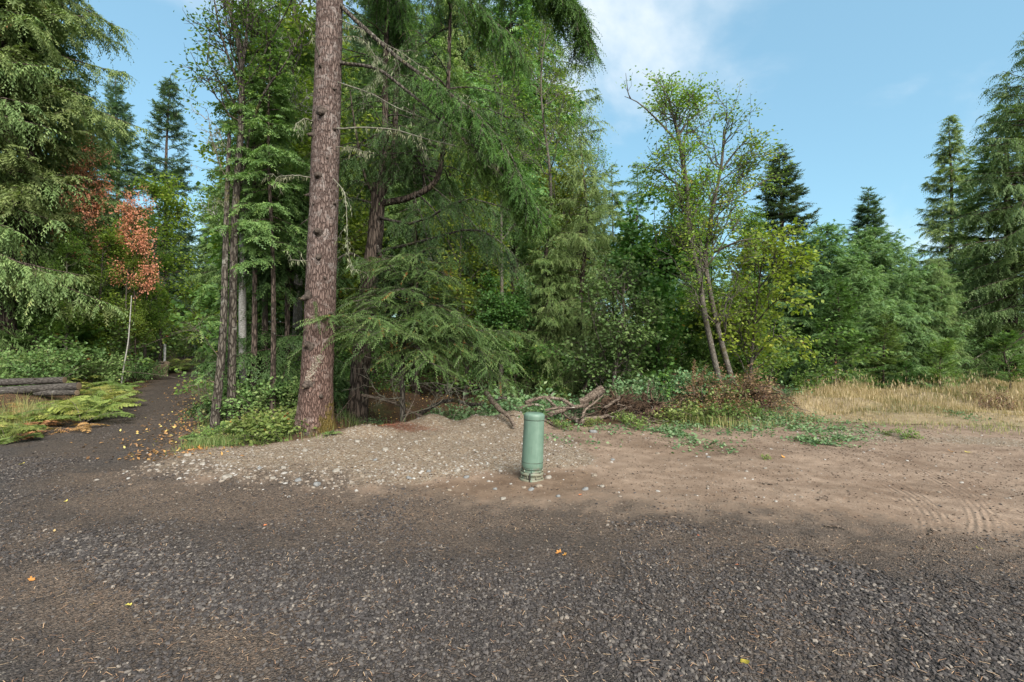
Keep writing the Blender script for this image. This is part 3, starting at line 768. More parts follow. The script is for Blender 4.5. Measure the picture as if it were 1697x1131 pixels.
def conifer(seed, H, R, mat_f, mat_b, clear=.08, nb=120, n2=1400, n3=8000, K=10, leaf=.07, w=.028, twig=.26, l2=.38, hang=.35, droop=.25, upturn=.1,
            elev=(.75, -.05), prof=.85, r0=None, bend=.1, gap=0.0, down=.3, top=.35, jit=.25, oned=None, sprayspread=1.0, fwd=.7, lowshrink=0.0, trunkpath=None, deadlow=0, wb=.05, tintdrop=0.0):
    rng = np.random.default_rng(seed)
    r0 = r0 or H * .014
    path = np.array([(0, 0, -.15), (bend * .3 * rng.normal(), bend * .3 * rng.normal(), H * .35), (bend * rng.normal(), bend * rng.normal(), H * .7), (bend * rng.normal(), bend * rng.normal(), H)]) if trunkpath is None else np.asarray(trunkpath, float)
    TC = smooth_path(path, 60)
    t = clear + (1 - clear) * np.sort(rng.random(nb)) ** .78
    if gap:
        t = t[(noise3(t * 14, t * 0 + seed) > -1 + gap)]
    n = len(t)
    f = (t - clear) / (1 - clear)
    L = R * ((1 - f) ** prof) * (1 - jit + 2 * jit * rng.random(n)) + top * .4
    if lowshrink: L = L * (1 - lowshrink * np.exp(-f / .18))
    az = np.arange(n) * 2.39996 + rng.normal(0, .5, n)
    if oned is not None:
        az = oned[0] + oned[1] * rng.normal(0, 1, n)
    p, _ = sample(TC[None], np.zeros(n, int), t)
    el = elev[1] + (elev[0] - elev[1]) * f ** 1.3 + rng.normal(0, .12, n)
    m = 8; u = np.linspace(0, 1, m)
    rad = np.stack([np.cos(az), np.sin(az), 0 * az], -1)
    B = p[:, None] + rad[:, None] * (u[None, :, None] * (L * np.cos(el))[:, None, None])
    B[:, :, 2] += L[:, None] * (u[None] * np.sin(el)[:, None] - droop * (1 - .6 * f)[:, None] * u[None] ** 2 + upturn * u[None] ** 3)
    wig = np.cumsum(rng.normal(0, wb / m, (n, m, 3)), 1) * L[:, None, None]; wig[:, 0] = 0
    B = B + wig
    B2, i2, s2 = spawn(B, n2, rng, .12, 1.0, lambda i, s: np.maximum(l2 * L[i] * (1.08 - s), .12), (.6, 1.1), -hang, 5, .08, True, L ** .65)
    CC = [B, B2]
    na = int(n3 * .2)
    T1, _, _ = spawn(B, na, rng, .25, 1.0, lambda i, s: twig * (1.15 - .5 * s), (.3, 1.0), -hang * .9, 4, .1, True)
    T2, i3, _ = spawn(B2, n3 - na, rng, .05, 1.0, lambda i, s: twig * (1.15 - .4 * s), (.3, 1.0), -hang * .9, 4, .1, True)
    T = np.concatenate([T1, T2])
    crown = MB()
    # colour of a spray belongs to the branch it grew on, with new growth lighter at the shoot tips
    tint = np.clip(.45 + .16 * rng.normal(0, 1, len(T)), 0, 1)
    leaflets(crown, T, K, leaf, w, rng, down=down, tint=tint, spread=sprayspread, fwd=fwd)
    # leader shoot
    lead = TC[-8:][None]
    leaflets(crown, lead, 26, leaf * 1.4, w, rng, tint=np.array([.5]))
    tr = trunk_mesh(path, r0, .012, 12, 44, mat_b, .4, seed)
    br = branch_mesh([(B, np.maximum(r0 * .22 * L / R, .008), .004, 5), (B2[: n2 // 2], .006, .0025, 3)], mat_b)
    return [('trunk', tr), ('branches', br), ('crown', crown.mesh('crown', mat_f))]

def broadleaf(seed, mat_f, mat_b, path, r0, r1, nl=14, llen=2.0, lrange=(.35, 1.0), lang=(.5, 1.0), n2=120, n3=600, nleaf=12000, leaf=.07, lw=.05, l2=.8, l3=.35, up=.15,
              spread=.10, taper=.5, sides=12, droop=.35, flare=.3, rough=.04, extra=(), tint_mu=.45, gradz=0.0, cl=None):
    rng = np.random.default_rng(seed)
    TC = smooth_path(path, 50)[None]
    B, i1, s1 = spawn(TC, nl, rng, lrange[0], lrange[1], lambda i, s: llen * (1 - taper * (s - lrange[0]) / (lrange[1] - lrange[0] + 1e-6)), lang, up, 8, .22)
    rb = np.maximum(r0 * .38 * (1 - .6 * s1), .012)
    if len(extra):
        E = np.stack([smooth_path(e, 8) for e in extra]); B = np.concatenate([B, E]); rb = np.concatenate([rb, np.full(len(E), r0 * .38)])
    B2, i2, s2 = spawn(B, n2, rng, .2, 1.0, lambda i, s: l2 * (1.1 - .6 * s), (.4, 1.0), up * .5, 6, .25)
    B3, i3, s3 = spawn(np.concatenate([B2, B2]), n3, rng, .15, 1.0, lambda i, s: np.full(len(i), l3), (.4, 1.1), -.05, 4, .2)
    j = rng.integers(0, len(B3), nleaf); s = rng.random(nleaf) ** .7
    P, t = sample(B3, j, s)
    P = P + rng.normal(0, spread, (nleaf, 3)) * np.array([1, 1, .8])
    crown = MB()
    bt = rng.normal(0, .15, len(B3))[j]
    tint = tint_mu + bt + rng.normal(0, .12, nleaf)
    leaves(crown, P, leaf, lw, rng, droop, tint, D=t)
    tr = trunk_mesh(path, r0, r1, sides, 44, mat_b, flare, seed, rough)
    br = branch_mesh([(B, rb, rb * .12 + .002, 6), (B2, .011, .004, 4), (B3, .005, .002, 3)], mat_b)
    return [('trunk', tr), ('branches', br), ('crown', crown.mesh('crown', mat_f))]

def shrub(seed, mat_f, mat_b, R=.6, H=.7, ns=12, n2=60, nleaf=1600, leaf=.06, lw=.045, spread=.06, arch=-.35, droop=.2, tint_mu=.5):
    rng = np.random.default_rng(seed)
    az = rng.random(ns) * 6.283; tilt = .25 + .9 * rng.random(ns); L = H * (.7 + .6 * rng.random(ns))
    d = np.stack([np.cos(az) * np.sin(tilt), np.sin(az) * np.sin(tilt), np.cos(tilt)], -1)
    u = np.linspace(0, 1, 7)
    base = np.stack([np.cos(az), np.sin(az), 0 * az], -1) * (R * .35 * rng.random(ns))[:, None]; base[:, 2] = -.05
    S = base[:, None] + d[:, None] * (u[None, :, None] * L[:, None, None]) * 1.3
    S[:, :, 2] += arch * L[:, None] * u[None] ** 2
    B2, _, _ = spawn(S, n2, rng, .25, 1, lambda i, s: np.full(len(i), R * .45), (.4, 1.1), -.1, 4, .15)
    j = rng.integers(0, n2, nleaf)
    P, t = sample(B2, j, rng.random(nleaf))
    P = P + rng.normal(0, spread, (nleaf, 3)); P[:, 2] = np.maximum(P[:, 2], .02)
    crown = MB(); leaves(crown, P, leaf, lw, rng, droop, tint_mu + rng.normal(0, .2, nleaf), D=t)
    return [('stems', branch_mesh([(S, .008, .003, 4), (B2, .004, .0015, 3)], mat_b, 'stems')), ('foliage', crown.mesh('foliage', mat_f))]

def fern(seed, mat, n=7, L=.75, el=(.65, 1.25), K=15, tint_mu=.5):
    rng = np.random.default_rng(seed)
    az = rng.random(n) * 6.283; e = el[0] + (el[1] - el[0]) * rng.random(n); ln = L * (.7 + .6 * rng.random(n))
    u = np.linspace(0, 1, 9)
    S = np.zeros((n, 9, 3))
    for k, c in ((0, np.cos(az)), (1, np.sin(az))): S[:, :, k] = c[:, None] * ln[:, None] * np.cos(e)[:, None] * (u[None] + .25 * u[None] ** 2)
    S[:, :, 2] = ln[:, None] * (np.sin(e)[:, None] * u[None] - .55 * u[None] ** 2)
    fr = MB()
    # pinnae in pairs, each with its own small leaflets
    s = np.tile(np.linspace(.28, .98, K), n); i = np.repeat(np.arange(n), K)
    C2 = []
    for sg in (-1, 1):
        p, t = sample(S, i, s)
        sd = unit(np.cross(t, np.array([0, 0, 1.0]))) * sg
        l = ln[i] * .36 * (1 - s) ** .75 * (.85 + .3 * rng.random(len(i))) + .015
        d = unit(sd + t * .45 + np.array([0, 0, -.12]) + rng.normal(0, .08, (len(i), 3)))
        c = p[:, None] + d[:, None] * (np.linspace(0, 1, 4)[None, :, None] * l[:, None, None]); c[:, :, 2] -= .12 * l[:, None] * np.linspace(0, 1, 4)[None] ** 2
        C2.append(c)
    C2 = np.concatenate(C2)
    ti = np.clip(tint_mu + np.tile(np.repeat(rng.normal(0, .18, n), K), 2), 0, 1)
    leaflets(fr, C2, 10, .045 * L / .75, .03 * L / .75, rng, down=.05, fwd=.5, tint=ti, up_jit=.1)
    return [('stems', branch_mesh([(S, .005, .002, 4)], M_twig, 'stems')), ('fronds', fr.mesh('fronds', mat))]

_trk = 0
def place(tpl, name, label, cat, x, y, scale=1.0, rot=0.0, group=None, tilt=(0, 0), dz=0.0):
    t = thing(name, label, cat, (x, y, hz(x, y) + dz), (tilt[0], tilt[1], rot), scale, group)
    for pn, me in tpl: link(pn, me, t)
    return t
# ------------------------------------------------------------------ templates shared by many trees
T_fir = conifer(11, 14, 2.6, F_bluefir, M_bark_dark, clear=.05, nb=190, n2=3000, n3=13500, K=9, leaf=.15, w=.06, twig=.34, hang=.12, droop=.18, upturn=.22, elev=(.75, .0), prof=.85, l2=.42, top=.12)
T_fir2 = conifer(12, 14, 2.9, F_bluefir, M_bark_dark, clear=.08, nb=150, n2=2000, n3=9500, K=9, leaf=.15, w=.06, twig=.36, hang=.2, droop=.12, upturn=.18, elev=(.55, .0), prof=.92, l2=.36, top=.1)
T_hem = conifer(13, 13, 2.9, F_hemlock, M_bark_dark, clear=.06, nb=130, n2=2200, n3=9000, K=9, leaf=.12, w=.055, twig=.32, hang=.5, droop=.35, upturn=0, elev=(.6, -.15), prof=.62, l2=.4)
T_ced = conifer(14, 14, 3.4, F_cedar, M_bark_dark, clear=.03, nb=150, n2=2600, n3=11000, K=10, leaf=.13, w=.055, twig=.42, hang=.75, droop=.42, upturn=.18, elev=(.45, -.25), prof=.7, l2=.36, down=.7)
T_ced2 = conifer(15, 14, 2.3, F_cedar, M_bark_dark, clear=.1, nb=130, n2=1800, n3=7500, K=9, leaf=.14, w=.06, twig=.36, hang=.45, droop=.2, upturn=.2, elev=(.5, -.15), prof=.9, l2=.42, down=.5, gap=.1)
T_spr = conifer(16, 8, 3.4, F_spruce, M_bark_dark, clear=.02, nb=170, n2=2400, n3=17000, K=9, leaf=.11, w=.052, twig=.3, hang=.4, droop=.3, upturn=.12, elev=(.85, -.05), prof=.55, l2=.4)
T_yng = conifer(17, 5, 1.9, F_sapling, M_bark_dark, clear=.02, nb=95, n2=1100, n3=5200, K=9, leaf=.09, w=.04, twig=.24, hang=.1, droop=.15, upturn=.15, elev=(.8, .15), prof=.7, l2=.4)
T_sap = conifer(18, 1.7, .75, F_sapling, M_bark_dark, clear=.03, nb=42, n2=320, n3=1500, K=8, leaf=.055, w=.026, twig=.16, hang=.02, droop=.05, upturn=.1, elev=(.9, .35), prof=.75, l2=.45, top=.1, r0=.03)
T_ycd = conifer(19, 5.5, 1.9, F_cedar_dk, M_bark_dark, clear=.06, nb=80, n2=1300, n3=6500, K=10, leaf=.10, w=.045, twig=.32, hang=.45, droop=.4, upturn=.2, elev=(.5, -.1), prof=.7, l2=.42, down=.35)
T_pole = conifer(20, 13, 1.3, F_hemlock, M_bark_dark, clear=.38, nb=60, n2=500, n3=2600, K=8, leaf=.13, w=.06, twig=.36, hang=.3, droop=.3, upturn=.1, elev=(.4, -.2), prof=.6, l2=.5, r0=.10)
T_ald = broadleaf(30, F_alder, M_bark_alder, [(0, 0, -.1), (.1, .05, 3), (-.1, .1, 7), (.15, 0, 11)], .13, .02, nl=26, llen=2.3, lrange=(.22, 1), n2=170, n3=900, nleaf=15000, leaf=.10, lw=.075, spread=.16)
T_thin = broadleaf(34, F_alder, M_bark_alder, [(0, 0, -.1), (.1, .05, 3), (-.15, .1, 6), (.15, 0, 9), (0, .1, 11)], .075, .012, nl=24, llen=1.5, lrange=(.35, 1), n2=120, n3=560, nleaf=3600, leaf=.075, lw=.048, spread=.12, tint_mu=.28)
T_mpl = broadleaf(31, F_maple, M_bark_moss, [(0, 0, -.1), (.15, .1, 1.5), (-.1, .2, 3.4), (.1, 0, 5.5)], .09, .02, nl=24, llen=2.1, lrange=(.15, 1), n2=140, n3=700, nleaf=9000, leaf=.15, lw=.14, spread=.16, tint_mu=.42)
T_mpl2 = broadleaf(32, F_alder_y, M_bark_moss, [(0, 0, -.1), (.15, .1, 1.8), (-.1, .2, 4.4), (.1, 0, 7.5)], .08, .02, nl=26, llen=2.0, lrange=(.15, 1), n2=150, n3=700, nleaf=10000, leaf=.11, lw=.085, spread=.16, tint_mu=.42)
T_tal = conifer(21, 18, 2.5, F_cedar, M_bark_dark, clear=.42, nb=120, n2=2200, n3=9500, K=10, leaf=.13, w=.052, twig=.42, hang=.55, droop=.32, upturn=.2, elev=(.4, -.25), prof=.5, l2=.4, down=.5)
T_org = broadleaf(33, F_orange, M_bark_dark, [(0, 0, -.1), (.2, 0, 2.5), (-.05, .1, 5), (.1, 0, 6.8)], .06, .012, nl=13, llen=1.35, lrange=(.42, 1), n2=110, n3=560, nleaf=4000, leaf=.085, lw=.07, spread=.14, l2=.55, tint_mu=.55)
T_shb = shrub(40, F_shrub, M_twig, .7, .9, 14, 80, 1900, .065, .05)
T_slb = shrub(41, F_salal, M_twig, .35, .42, 12, 45, 420, .075, .055)
T_brm = shrub(42, F_bramble, M_twig, .7, .6, 16, 90, 1700, .07, .055, arch=-.7)
T_dry = shrub(43, F_dryleaf, M_twig, .5, .6, 16, 70, 900, .05, .035)
T_tall = shrub(44, F_maple, M_twig, .9, 1.9, 12, 110, 2600, .085, .065, arch=-.25)
T_frn = [fern(50 + k, F_fern, 7, .8) for k in range(3)]
T_frb = [fern(55 + k, F_fernbrown, 6, .7, (.3, .9)) for k in range(2)]
T_swd = fern(58, F_shrub, 11, .6, (.6, 1.2))
rng = np.random.default_rng(77)
def rr(): return float(rng.random() * 6.283)

# ------------------------------------------------------------------ individual trees, left to right
place(T_ced, 'cedar_tree', 'huge grey-green cedar with drooping sprays at the far left edge, above the logs', 'tree', xat(-108, 13.0), 13.0, 1.12, 1.0)
place(T_ced2, 'cedar_tree', 'grey-green cedar filling the left edge between the huge cedar and the orange maple', 'tree', xat(12, 14.2), 14.2, 1.05, 4.0)
place(T_ced2, 'cedar_tree', 'grey-green cedar half behind the tall fine twigged one at the left edge', 'tree', xat(60, 16.8), 16.8, 1.15, 1.0)
place(T_tal, 'cedar_tree', 'tall fine twigged cedar whose upper limbs reach out over the gap of sky', 'tree', xat(48, 15), 15, 1.12, 2.0)
place(T_ced, 'cedar_tree', 'smaller cedar skirt right beside the log pile', 'tree', xat(28, 15.5), 15.5, .5, 3.0)
place(T_ced, 'cedar_tree', 'bushy cedar between the huge left cedar and the orange maple', 'tree', xat(10, 19.5), 19.5, .82, 4.1)
place(T_fir, 'fir_tree', 'left one of the two pointed firs against the sky beyond the track', 'tree', xat(192, 33), 33, (1.15, 1.15, 19.4 / 14), .4)
place(T_fir2, 'fir_tree', 'open branched pointed fir, right one of the two beyond the track', 'tree', xat(277, 33), 33, (1.2, 1.2, 19.6 / 14), 1.9)
place(T_fir, 'fir_tree', 'dark fir half hidden behind the left cedar, left of the pointed pair', 'tree', xat(128, 28), 28, 16.8 / 14, 2.9)
place(T_org, 'vine_maple', 'larger orange-red vine maple glowing beside the left conifers', 'tree', xat(140, 16.5), 16.5, (.66, .66, 1.05), .3)
place(T_org, 'vine_maple', 'smaller orange-red vine maple in front of the pointed firs', 'tree', xat(224, 17.5), 17.5, (.6, .6, .92), 2.2)
place(T_mpl2, 'maple_tree', 'yellow-green small tree below the right pointed fir', 'tree', xat(262, 22), 22, 1.04, 1.0)
place(T_mpl2, 'maple_tree', 'pale green leafy tree under the larger orange maple', 'tree', xat(172, 16.8), 16.8, .62, 2.6)
place(T_ald, 'alder_tree', 'slim pale alder below the larger orange maple, dark stem showing', 'tree', xat(112, 14.8), 14.8, .37, 2.9)
place(T_ald, 'alder_tree', 'slim pale alder between the two orange maples and the track', 'tree', xat(212, 17.5), 17.5, .42, 1.1)
place(T_ald, 'alder_tree', 'grey-green thin alder right of the smaller orange maple', 'tree', xat(240, 19.5), 19.5, .55, 5.1)
place(T_ald, 'alder_tree', 'green alder overhanging the far end of the track', 'tree', xat(352, 25), 25, .72, .6)
place(T_mpl, 'maple_tree', 'deep green maple leaning out right of the track', 'tree', xat(425, 14.0), 14.0, .85, 2.8)
place(T_ald, 'alder_tree', 'light green alder behind the big fir trunk, on its left', 'tree', xat(486, 12.5), 12.5, 1.1, .2)
place(T_ald, 'alder_tree', 'light green alder filling the gap behind the twin alder stems', 'tree', xat(418, 15.5), 15.5, .62, 2.2)
place(T_mpl2, 'maple_tree', 'yellow-green tree right behind the upper half of the big fir trunk', 'tree', xat(520, 15.5), 15.5, 1.35, 4.2)
place(T_ycd, 'cedar_tree', 'young cedar with dark sprays between the twin alders and the big fir trunk', 'tree', xat(478, 10.2), 10.2, .9, .9)
place(T_hem, 'hemlock_tree', 'dark hemlock in the shade behind the young cedar and big fir', 'tree', xat(490, 17.5), 17.5, .8, 3.9)
place(T_mpl2, 'maple_tree', 'yellow-green broadleaf lit up behind the drooping fir, right of its trunk', 'tree', xat(770, 13.5), 13.5, .82, .5)
place(T_mpl2, 'maple_tree', 'tall yellowing tree left of the dark cedar at the forest edge', 'tree', xat(935, 14.6), 14.6, .80, 1.4)
place(T_thin, 'alder_tree', 'thin alder with sparse high leaves above the drooping limb tips', 'tree', xat(905, 14), 14, .97, 3.0)
place(T_thin, 'alder_tree', 'thin alder with sparse leaves reaching up left of the open sky', 'tree', xat(965, 15.5), 15.5, .74, 1.0)
place(T_thin, 'alder_tree', 'thin alder half hidden behind the drooping boughs of the forked conifer', 'tree', xat(828, 13), 13, .8, 5.0)
place(T_ced, 'cedar_tree', 'dark narrow cedar with browned inner twigs left of the leaning alders', 'tree', xat(962, 13.2), 13.2, 7.0 / 14, 2.0)
place(T_hem, 'hemlock_tree', 'dark hemlock crowding the left side of the narrow cedar', 'tree', xat(905, 13.2), 13.2, .42, 1.0)
place(T_mpl, 'maple_tree', 'bright green maple with a few red leaves behind the leaning alders', 'tree', xat(1085, 13.0), 13.0, .83, 4.4)
place(T_ald, 'alder_tree', 'yellow-green bushy tree right of the leaning alders', 'tree', xat(1235, 12.0), 12.0, .40, .2)
place(T_fir, 'fir_tree', 'dark pointed fir rising alone just right of the leaning alders', 'tree', xat(1293, 27), 27, (1.25, 1.25, 12.2 / 14), 5.1)
place(T_spr, 'spruce_tree', 'broad light green spruce, left one of the dense round-topped pair', 'tree', xat(1365, 17), 17, 5.35 / 8, .5)
place(T_spr, 'spruce_tree', 'broad light green spruce, right one of the dense round-topped pair', 'tree', xat(1455, 17.5), 17.5, 5.5 / 8, 3.0)
place(T_spr, 'spruce_tree', 'low dense spruce filling in behind the yellow-green bushy tree', 'tree', xat(1290, 18), 18, .52, 1.6)
place(T_fir, 'fir_tree', 'short dark fir tip showing above the round-topped spruce pair', 'tree', xat(1437, 30), 30, (1.05, 1.05, 10.8 / 14), 1.3)
place(T_yng, 'young_fir', 'deep green young fir spreading low in front of the round-topped pair', 'tree', xat(1385, 14.6), 14.6, .66, 1.0)
place(T_yng, 'young_fir', 'smaller young fir close to the right side of the spreading one', 'tree', xat(1465, 15.0), 15.0, .48, 2.7)
place(T_spr, 'spruce_tree', 'light green spruce wedged in front between the round-topped pair', 'tree', xat(1415, 16.2), 16.2, .52, 4.6)
place(T_spr, 'spruce_tree', 'light green drooping spruce right of the round-topped pair', 'tree', xat(1530, 17.2), 17.2, .5, 2.2)
place(T_ced2, 'cedar_tree', 'spire shaped thin cedar with bare visible trunk against the sky', 'tree', xat(1575, 25), 25, 13.0 / 14, .8)
place(T_ced, 'cedar_tree', 'massive yellowish cedar reaching the top of the right edge', 'tree', xat(1712, 16.5), 16.5, 12.2 / 14, 3.4)
place(T_ced2, 'cedar_tree', 'fuller yellowish cedar just left of the massive one, close behind it', 'tree', xat(1672, 18.0), 18.0, (1.25, 1.25, .74), 2.4)
place(T_ced, 'cedar_tree', 'yellowish cedar beyond the right edge, behind the massive one', 'tree', xat(1800, 23), 23, 1.0, 1.4)
place(T_ced, 'cedar_tree', 'young yellowish cedar below the spire shaped one', 'tree', xat(1555, 16.8), 16.8, 4.2 / 14 * 1.05, 2.1)
place(T_ced, 'cedar_tree', 'squat yellowish cedar between the round-topped pair and the young cedar', 'tree', xat(1505, 19), 19, .36, 5.0)
place(T_hem, 'hemlock_tree', 'light hemlock filling between the spire cedar and the massive right cedar', 'tree', xat(1640, 19), 19, .42, .7)
for px, Y, s, lb in ((1560, 14.2, .92, 'bright little fir sapling standing in the straw grass, middle one of three'), (1675, 13.6, 1.0, 'bright fir sapling at the right end of the meadow'), (1500, 14.6, .62, 'lowest fir sapling, left one of three at the meadow edge')):
    place(T_sap, 'fir_sapling', lb, 'sapling', xat(px, Y), Y, s, rr())
# thin dark stems deep in the wood
POLES = [(118, 15.5, .45), (134, 16.5, .42), (205, 18, .42), (178, 22, .5), (150, 19, .42), (365, 24, .8), (420, 9.3, .62), (437, 9.9, .7), (452, 8.9, .55), (478, 12.5, .8),
         (690, 14.5, .9), (742, 16, .9), (850, 15.5, .8), (1015, 15.5, .55), (1055, 17, .6), (1145, 15.5, .52), (1180, 18, .55), (560, 19, 1.0), (620, 18, .95)]
for px, Y, s in POLES:
    place(T_pole, 'pole_conifer', 'slender dark conifer pole in the shade of the wood', 'tree', xat(px, Y), Y, s, rr(), 'slender conifer poles inside the wood')
# the wood behind: rows of trees closing the view
BACK = []
for k in range(46):
    px = -260 + k * 33 + float(rng.normal(0, 10)); Y = float(rng.uniform(21, 34))
    if 235 < px < 360 or px < 20: continue
    BACK.append((px, Y))
for px, Y in BACK:
    if 160 < px < 345: top = 390
    elif px < 160: top = 200
    elif px < 470: top = 255
    elif px < 900: top = -60
    elif px < 1010: top = 300
    elif px < 1270: top = 395
    else: continue
    want = (565 - top) / 800 * Y + 1.55
    tp, h = [(T_hem, 13), (T_fir, 14), (T_ced, 14)][int(rng.integers(0, 3))]
    place(tp, 'forest_conifer', 'conifer of the dark wood standing behind the nearer trees', 'tree', xat(px, Y), Y, float(np.clip(want / h, .35, 1.6)) * float(rng.uniform(.88, 1.05)), rr(), 'conifers of the dark wood')
for px, Y, tp, sc in ((238, 37, T_hem, .72), (262, 41, T_fir, .78), (288, 36, T_ced, .62), (312, 40, T_hem, .74), (338, 37, T_fir, .66), (362, 35, T_hem, .7), (300, 44, T_ced, .8), (250, 46, T_ced, .85)):
    place(tp, 'forest_conifer', 'conifer closing the view at the far end of the track', 'tree', xat(px, Y), Y, sc, rr(), 'conifers at the far end of the track')
for px, Y, sc in ((246, 30, 1.5), (275, 32, 1.6), (305, 31, 1.5), (330, 29, 1.4), (352, 27, 1.4)):
    if sdf_poly(np.array([xat(px, Y)]), np.array([float(Y)]), ROAD)[0] < 1.0: continue
    place(T_tall, 'undergrowth_maple', 'leafy bush at the far end of the track', 'sapling', xat(px, Y), Y, sc, rr(), 'bushes at the far end of the track')
for k in range(26):
    px = 1240 + k * 18 + float(rng.normal(0, 8)); Y = float(rng.uniform(21, 27))
    want = (565 - float(rng.uniform(440, 480))) / 800 * Y + 1.55
    tp, h = [(T_hem, 13), (T_spr, 8), (T_ced, 14)][int(rng.integers(0, 3))]
    place(tp, 'forest_conifer', 'low conifer standing in the row behind the meadow trees', 'tree', xat(px, Y), Y, want / h, rr(), 'low conifers behind the meadow')
# broadleaf undergrowth inside the wood
for k in range(30):
    px = 405 + k * 29 + float(rng.normal(0, 10)); Y = float(rng.uniform(12.0, 16.5))
    if 560 < px < 800 and Y < 14.5: continue
    place([T_mpl, T_tall, T_tall][k % 3], 'undergrowth_maple', 'leafy young maple growing in the shade between the trunks', 'sapling', xat(px, Y), Y, [.42, 1.1, .9][k % 3] * float(rng.uniform(.8, 1.2)), rr(), 'young maples under the trees')
for k in range(16):
    px = 20 + k * 13 + float(rng.normal(0, 8)); Y = float(rng.uniform(14.5, 20))
    x = xat(px, Y)
    if sdf_poly(np.array([x]), np.array([Y]), ROAD)[0] < 1.9: continue
    place([T_mpl, T_tall, T_yng][k % 3], 'undergrowth_maple' if k % 3 < 2 else 'young_fir', 'leafy young maple in the wood left of the track' if k % 3 < 2 else 'small fir under the trees left of the track', 'sapling', x, Y, [.5, 1.2, .6][k % 3] * float(rng.uniform(.8, 1.2)), rr(), 'young maples left of the track' if k % 3 < 2 else 'small firs left of the track')
# ------------------------------------------------------------------ the big fir trunk
def ground_thing(name, label, cat, px, Y, group=None, dz=0.0):
    x = xat(px, Y); b = np.array([x, Y, hz(x, Y) + dz])
    return thing(name, label, cat, tuple(b), group=group), b
def path_at(b, pts):
    """survey points (px, py, Y) as a path relative to the base b"""
    return [at(*p) - b for p in pts]
def hero_bark():
    m = M_bark_hero
    nt = NT.__new__(NT); nt.m = m; nt.t = m.node_tree
    bsdf = [n for n in nt.t.nodes if n.type == 'BSDF_PRINCIPLED'][0]
    src = bsdf.inputs['Base Color'].links[0].from_socket
    o = nt.coord('Object'); sp = nt.n('ShaderNodeSeparateXYZ'); nt.set(sp.inputs[0], o)
    nz = nt.noise(o, 7.0, 6, .75, .8)
    side = nt.math('MULTIPLY', nt.ramp(sp.outputs[0], -.02, .30), nt.ramp(sp.outputs[2], 1.5, .2, 0, 1))
    foot = nt.ramp(sp.outputs[2], .35, .0, 0, .6)
    mo = nt.ramp(nt.math('ADD', nt.math('ADD', nt.math('MULTIPLY', side, .36), nt.math('MULTIPLY', foot, .25)), nz), .78, .9)
    c = nt.mix(mo, src, nt.mix(nt.noise(o, 40, 3, .6), (.055, .045, .014), (.13, .105, .03)))
    # lower trunk is redder, the upper one greyer with pale horizontal marks
    c = nt.mix(nt.ramp(sp.outputs[2], .4, 3.2, .75, 0), c, nt.mix(1.0, c, (1.0, .85, .79), 'MULTIPLY'))
    up = nt.ramp(sp.outputs[2], 1.5, 5.0)
    ob = nt.coord('Object', (3.0, 3.0, 22.0))
    bn = nt.noise(ob, 1.0, 5, .7, 1.2)
    c = nt.mix(nt.math('MULTIPLY', up, nt.ramp(bn, .52, .74, 0, .55)), c, (.30, .27, .255))
    sk = nt.noise(o, 34, 3, .7)
    c = nt.mix(nt.ramp(sk, .67, .74, 0, .6), c, (.40, .38, .36))
    nt.set(bsdf.inputs['Base Color'], c)
hero_bark()
HY = 7.75
big, hb = ground_thing('fir_tree', 'big straight fir trunk with branch stubs beside the pale gravel bank', 'tree', 521, HY)
hp = path_at(hb, [(521, 760, HY), (521, 722, HY), (529, 540, HY), (538, 300, HY), (547, 0, HY), (556, -300, HY), (566, -700, HY)])
RINGS, SIDES = 260, 56
C = smooth_path(hp, RINGS)
zz = C[:, 2]
Rr = np.interp(zz, [-.5, 0, .25, .8, 1.8, 4.2, 7, 11, 14], [.37, .322, .272, .246, .235, .216, .197, .15, .08])
mb = MB(); tubes(mb, C[None], Rr[None], SIDES, .5)
V = mb.v[0].reshape(RINGS, SIDES, 3).astype(float); cen = C[:, None]
th = np.arange(SIDES) / SIDES * 2 * PI
k = 1 + .03 * fbm(V[..., 0] * 4, V[..., 1] * 4, V[..., 2] * 1.2, seed=5, octaves=3) + .022 * noise3(V[..., 0] * 22, V[..., 1] * 22, V[..., 2] * 6, seed=8) + .012 * noise3(V[..., 0] * 50, V[..., 1] * 50, V[..., 2] * 13, seed=18)
k = k + (.10 * np.sin(th * 4 + .6) + .06 * np.sin(th * 7 + 2))[None] * np.exp(-np.maximum(zz, 0) / .28)[:, None]
mb.v[0] = (cen + (V - cen) * k[..., None]).reshape(-1, 3).astype(np.float32)
link('trunk', mb.mesh('trunk', M_bark_hero, True), big)
